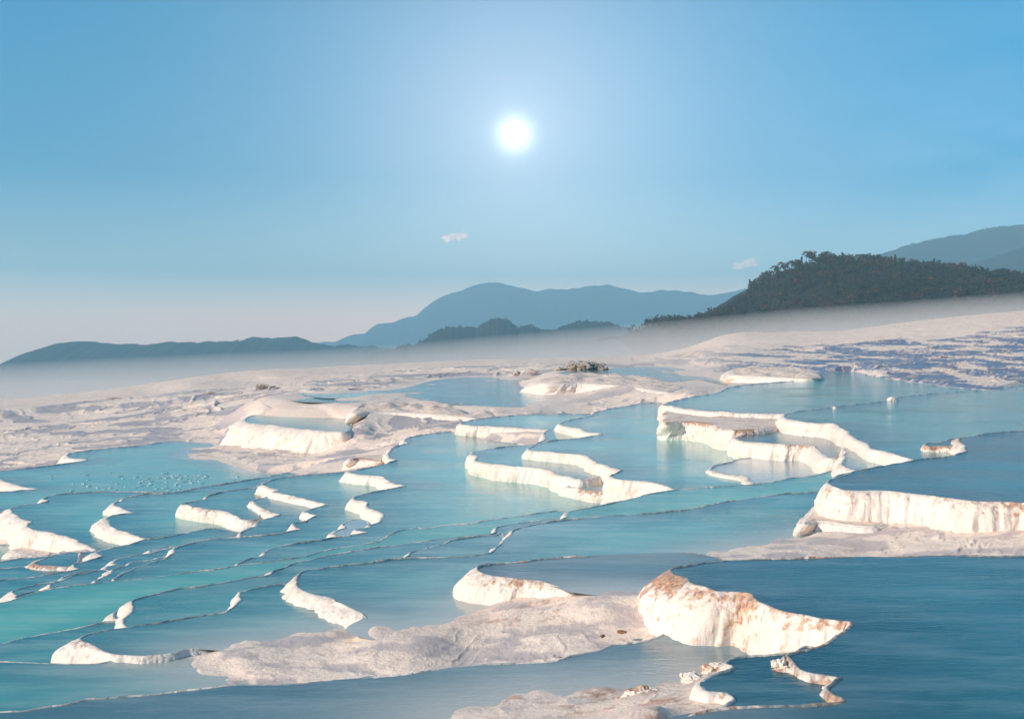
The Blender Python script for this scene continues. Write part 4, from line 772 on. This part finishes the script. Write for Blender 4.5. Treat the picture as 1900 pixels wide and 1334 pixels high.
L_ = [  # photo x, y, level, size, label
 (1450, 1243, 4.12, (.16, .12, .11), 'rust orange limestone lump at the lip of the large deep blue pool'),
 (1478, 1250, 4.10, (.22, .10, .05), 'flat orange and white crust beside the rust orange lump'),
 (1512, 1257, 4.12, (.24, .09, .04), 'small pale crust at the right of the flat orange crust'),
 (1538, 1284, 4.12, (.07, .07, .07), 'dark rusty knob standing in the deep blue water at the lower right'),
 (1546, 1300, 4.12, (.12, .08, .05), 'orange crust below the dark rusty knob'),
 (1334, 1243, 4.55, (.18, .12, .08), 'rust topped lump at the left rim of the small blue basin'),
 (1290, 1266, 4.55, (.30, .12, .07), 'brown crusted lump on the pale shelf at the bottom right'),
 (1245, 1292, 4.58, (.40, .16, .10), 'long folded orange crust on the pale shelf near the bottom edge'),
 (1185, 1305, 4.62, (.28, .22, .14), 'largest craggy white and brown lump at the bottom edge'),
 (1290, 1308, 4.50, (.36, .14, .06), 'low cream crust with a brown crack at the bottom right'),
 (1225, 1322, 4.55, (.30, .14, .06), 'low cream lump right at the bottom edge below the craggy one'),
]
for i, (qx, qy, hh, sz, lb) in enumerate(L_):
    stone('limestone_lump', at(qx, qy, hh), sz, i * 1.7 + 1, TRAV, lb, 'rock', stain=.85, rough=.55, cuts=6)
stone('limestone_lump', at(1656, 743, 4.28), (.34, .3, .22), 3.3, TRAV, 'small white knob standing alone in the turquoise pool at the right', 'rock', 0.05, .2)
stone('limestone_lump', at(1549, 757, 4.28), (.12, .12, .08), 4.3, TRAV, 'tiny white nub on the thin rim left of the lone white knob', 'rock', 0.05, .2, cuts=4)
for i, (qx, qy, hh, sz, lb) in enumerate([(1118, 1180, 4.72, .07, 'small rusty brown stone on the pale slope beside the tall white wall'), (1040, 1221, 4.95, .08, 'brown pebble at the lower edge of the rippled slope'), (1153, 1172, 4.7, .09, 'flat orange stone at the foot of the tall white wall'),
   (717, 1213, 5.15, .04, 'dark pebble on the left part of the rippled slope')]):
    stone('pebble', at(qx, qy, hh), (sz * .8, sz * .5, sz * .3), i + 20.0, leafmat('brown_stone', (.16, .07, .03), (.35, .2, .12), 9) if i == 0 else bpy.data.materials['brown_stone'], lb, 'stone', 0, .3, cuts=3)
for i, (qx, qy, hh, sz, lb) in enumerate([(959, 693, 5.4, (.55, .5, .28), 'grey brown stone lying on the cream flat behind the shallow pool'), (988, 690, 5.3, (.9, .5, .22), 'low tan stone just right of the grey brown stone on the flat')]):
    stone('stone', at(qx, qy, hh), sz, i + 30.0, leafmat('tan_stone%d' % i, (.42, .33, .26), (.55, .45, .38), 2), lb, 'stone', 0, .3, cuts=4)
# the grey heap of rubble and dry scrub on the far flat
SCR = leafmat('dry_scrub', (.26, .22, .17), (.48, .42, .35), 1.2)
hp = empty('scrub_heap', at(1080, 684, 4.85)); tag(hp, 'grey green heap of rubble and dry scrub on the far white flat', 'scrub heap')
def lump_np(seed, size, off, cuts=4, rough=.4):
    import bmesh
    bm = bmesh.new(); bmesh.ops.create_icosphere(bm, subdivisions=cuts, radius=1)
    V = np.array([v.co[:] for v in bm.verts]); Fc = np.array([[v.index for v in f.verts] for f in bm.faces]); bm.free()
    V = V * (1 + rough * fbm(V[:, 0] * 2 + seed, V[:, 1] * 2, V[:, 2] * 2, 4))[:, None] * np.array(size) + np.array(off); return V, Fc
Vs, Fs, o_ = [], [], 0
for i, (dx, dz, sx, sz) in enumerate([(-3.2, -.1, .6, .25), (-1.2, .1, .8, .5), (.5, .2, 1.2, .6), (1.9, .1, 1.0, .45), (3.0, -.1, .7, .25), (0, -.1, 2.2, .35)]):
    v, f = lump_np(i * 3.1, (sx, .9, sz), (dx, rt.uniform(-.4, .4), dz)); Vs.append(v); Fs.append(f + o_); o_ += len(v)
mesh_np('rubble', np.concatenate(Vs), np.concatenate(Fs), SCR, parent=hp)
clump_mesh('twigs', [(dx, 0, dz, 1.2, .7) for dx, dz in ((-1.3, .45), (0, .6), (1.2, .5), (2.4, .25))], 110, .13, SCR, 77, hp)
# dry grass tufts on the brow at the left
def tuft(loc, w, h_, seed, label, group=None):
    r = np.random.default_rng(seed); k = 160; V = []
    b = np.column_stack([r.normal(0, w, k), r.normal(0, w * .6, k), np.zeros(k)]); tip = b + np.column_stack([r.normal(0, h_ * .35, k), r.normal(0, h_ * .35, k), r.uniform(.4, 1, k) * h_])
    off = np.column_stack([np.full(k, .03 + h_ * .02), np.zeros(k), np.zeros(k)])
    V = np.stack([b - off, b + off, tip], 1).reshape(-1, 3)
    o = mesh_np('dry_grass_tuft', V, np.arange(k * 3).reshape(-1, 3), SCR, smooth=False); o.location = loc; tag(o, label, 'dry grass', group)
for i, (qx, qy, d_, w, h_) in enumerate([(487, 733, 160, .35, .9), (507, 731, 160, .2, .6), (392, 742, 165, .3, .5), (215, 741, 185, .5, .4)]):
    X = (qx - HX) / F * d_
    tuft((X, d_, ground_z(X, d_) - .05), w, h_, i, ['tallest dry straw tuft on the white ground behind the rounded bastion', 'smaller straw tuft just right of the tallest one', 'straw tuft on the brow left of the two behind the bastion', 'low straw tuft nearest the left edge on the brow'][i], 'dry grass tufts along the brow')
# foam specks and calcite rafts floating on the big left pool
sm, t_, b_ = newmat('calcite_raft'); b_.inputs['Base Color'].default_value = (.46, .58, .53, 1)
rs = random.Random(9)
raft = []
for i in range(80):
    qx = rs.triangular(60, 450, 330); qy = rs.triangular(874, 914, 898)
    if qx < 130 and qy > 890: continue
    if qy > 905 - (qx - 200) * .02 and qx > 400: continue
    X, Y, Z = at(qx, qy, 9.3); raft.append((X, Y, Z))
rm = []
for v_ in range(4):
    n_ = 14; a_ = np.linspace(0, 2 * math.pi, n_, endpoint=False); rr = 1 + .35 * np.sin(a_ * (2 + v_) + v_) + .2 * np.cos(a_ * 5)
    top_ = np.column_stack([np.cos(a_) * rr * .17, np.sin(a_) * rr * .42, np.full(n_, .012)]); bot_ = top_ * [1.05, 1.05, 0] - [0, 0, .02]
    V = np.concatenate([top_, bot_, [[0, 0, .022]]]); Ff = [np.array([(i, (i + 1) % n_, 2 * n_) for i in range(n_)]), np.array([(n_ + i, n_ + (i + 1) % n_, (i + 1) % n_, i) for i in range(n_)])]
    o = mesh_np('calcite_raft', V, Ff, sm); rm.append(o)
first = {}
for i, p_ in enumerate(raft):
    v_ = i % 4
    o = rm[v_] if v_ not in first else rm[v_].copy()
    if v_ in first: col.objects.link(o)
    first[v_] = 1
    s_ = rs.uniform(.2, .8); o.location = p_; o.scale = (s_, s_, 1); o.rotation_euler.z = rs.uniform(-.5, .5)
    tag(o, 'pale calcite fleck floating on the big turquoise pool at the far left', 'calcite fleck', 'calcite flecks floating on the far left pool')

# ------------------------------------------------------------------ small clouds, far outside the haze
def cloud(qx, qy, w, h_, seed, label):
    D_ = 14000.0; c = Vector(((qx - HX) / F * D_, D_, CAMZ + (HY - qy) / F * D_)); k = D_ / F
    r = random.Random(seed); Vs, Fs, o_ = [], [], 0
    for i in range(14):
        u_ = r.uniform(-1, 1); v, f = lump_np(seed + i, (w * k * r.uniform(.10, .26), w * k * .25, h_ * k * r.uniform(.15, .42) * (1.1 - abs(u_) * .6)), (u_ * w * k * .42, r.uniform(-.2, .2) * w * k, r.uniform(-.25, .25) * h_ * k + u_ * h_ * k * .2), 4, .35)
        Vs.append(v); Fs.append(f + o_); o_ += len(v)
    m = bpy.data.materials.get('cloud_vapour')
    if not m:
        m = bpy.data.materials.new('cloud_vapour'); m.use_nodes = True; t = m.node_tree; t.nodes.clear()
        oo = t.nodes.new('ShaderNodeOutputMaterial'); pv = t.nodes.new('ShaderNodeVolumePrincipled'); t.links.new(pv.outputs[0], oo.inputs['Volume'])
        pv.inputs['Color'].default_value = (1, 1, 1, 1); pv.inputs['Density'].default_value = .0055; pv.inputs['Anisotropy'].default_value = 0.0
    o = mesh_np('cloud', np.concatenate(Vs), np.concatenate(Fs), m); o.location = c; tag(o, label, 'cloud')
cloud(844, 441, 40, 18, 3, 'small white cloud puff left below the sun')
cloud(1384, 490, 44, 18, 13, 'faint wisp of cloud above the left end of the wooded hill')

# ------------------------------------------------------------------ mist bank in the hollow behind the brow
def volmat(name, colr, dens, aniso=0.0):
    m = bpy.data.materials.new(name); m.use_nodes = True; t = m.node_tree; t.nodes.clear()
    oo = t.nodes.new('ShaderNodeOutputMaterial'); pv = t.nodes.new('ShaderNodeVolumePrincipled'); t.links.new(pv.outputs[0], oo.inputs['Volume'])
    pv.inputs['Color'].default_value = (*colr, 1); pv.inputs['Density'].default_value = dens; pv.inputs['Anisotropy'].default_value = aniso
    m.cycles.homogeneous_volume = True
    return m

# the bank: thick at the bottom, thinning to nothing at its crown, its crown rising to the right with the slope
mx = np.linspace(-330, 420, 120)
pxm = mx / 520 * F + HX
crown_py = np.interp(pxm, [-600, 0, 300, 600, 900, 1100, 1300, 1500, 1700, 1900, 2700], [672, 672, 662, 645, 622, 608, 590, 567, 553, 541, 515])
crown = CAMZ + (HY - crown_py) / F * 520
ang = np.linspace(-1, 1, 33)
prof = (1 - np.abs(ang)) ** 2.0
V = []
for i in range(len(mx)):
    c = crown[i] + 0.6 * math.sin(mx[i] * .03) ; b = -75.0
    hgt = 44.0
    e = min(1.0, (mx[i] - mx[0]) / 60, (mx[-1] - mx[i]) / 60); 
    for a_, p_ in zip(ang, prof):
        V.append((mx[i], 520 + a_ * 200, c - hgt + hgt * p_))
    V.append((mx[i], 720, b)); V.append((mx[i], 320, b))
V = np.array(V); nc = 35
side = [np.arange(nc)[::-1][None, :], (np.arange(nc) + (len(mx) - 1) * nc)[None, :]]
mist = mesh_np('mist', V, [grid_faces(len(mx), nc, True)] + side, volmat('mist', (1.0, .955, .92), .024), smooth=False)
tag(mist, kind='stuff'); outward(mist)
# ------------------------------------------------------------------ the air
hz = np.array([(sx, sy, sz) for sx in (-4200, 4200) for sy in (-150, 9500) for sz in (-345, 450)], float)
hf = np.array([(0, 1, 3, 2), (4, 6, 7, 5), (0, 4, 5, 1), (2, 3, 7, 6), (0, 2, 6, 4), (1, 5, 7, 3)])
haze = mesh_np('haze', hz, hf, volmat('haze', (.44, .81, 1.0), 1.95e-4), smooth=False)
tag(haze, kind='stuff'); outward(haze)
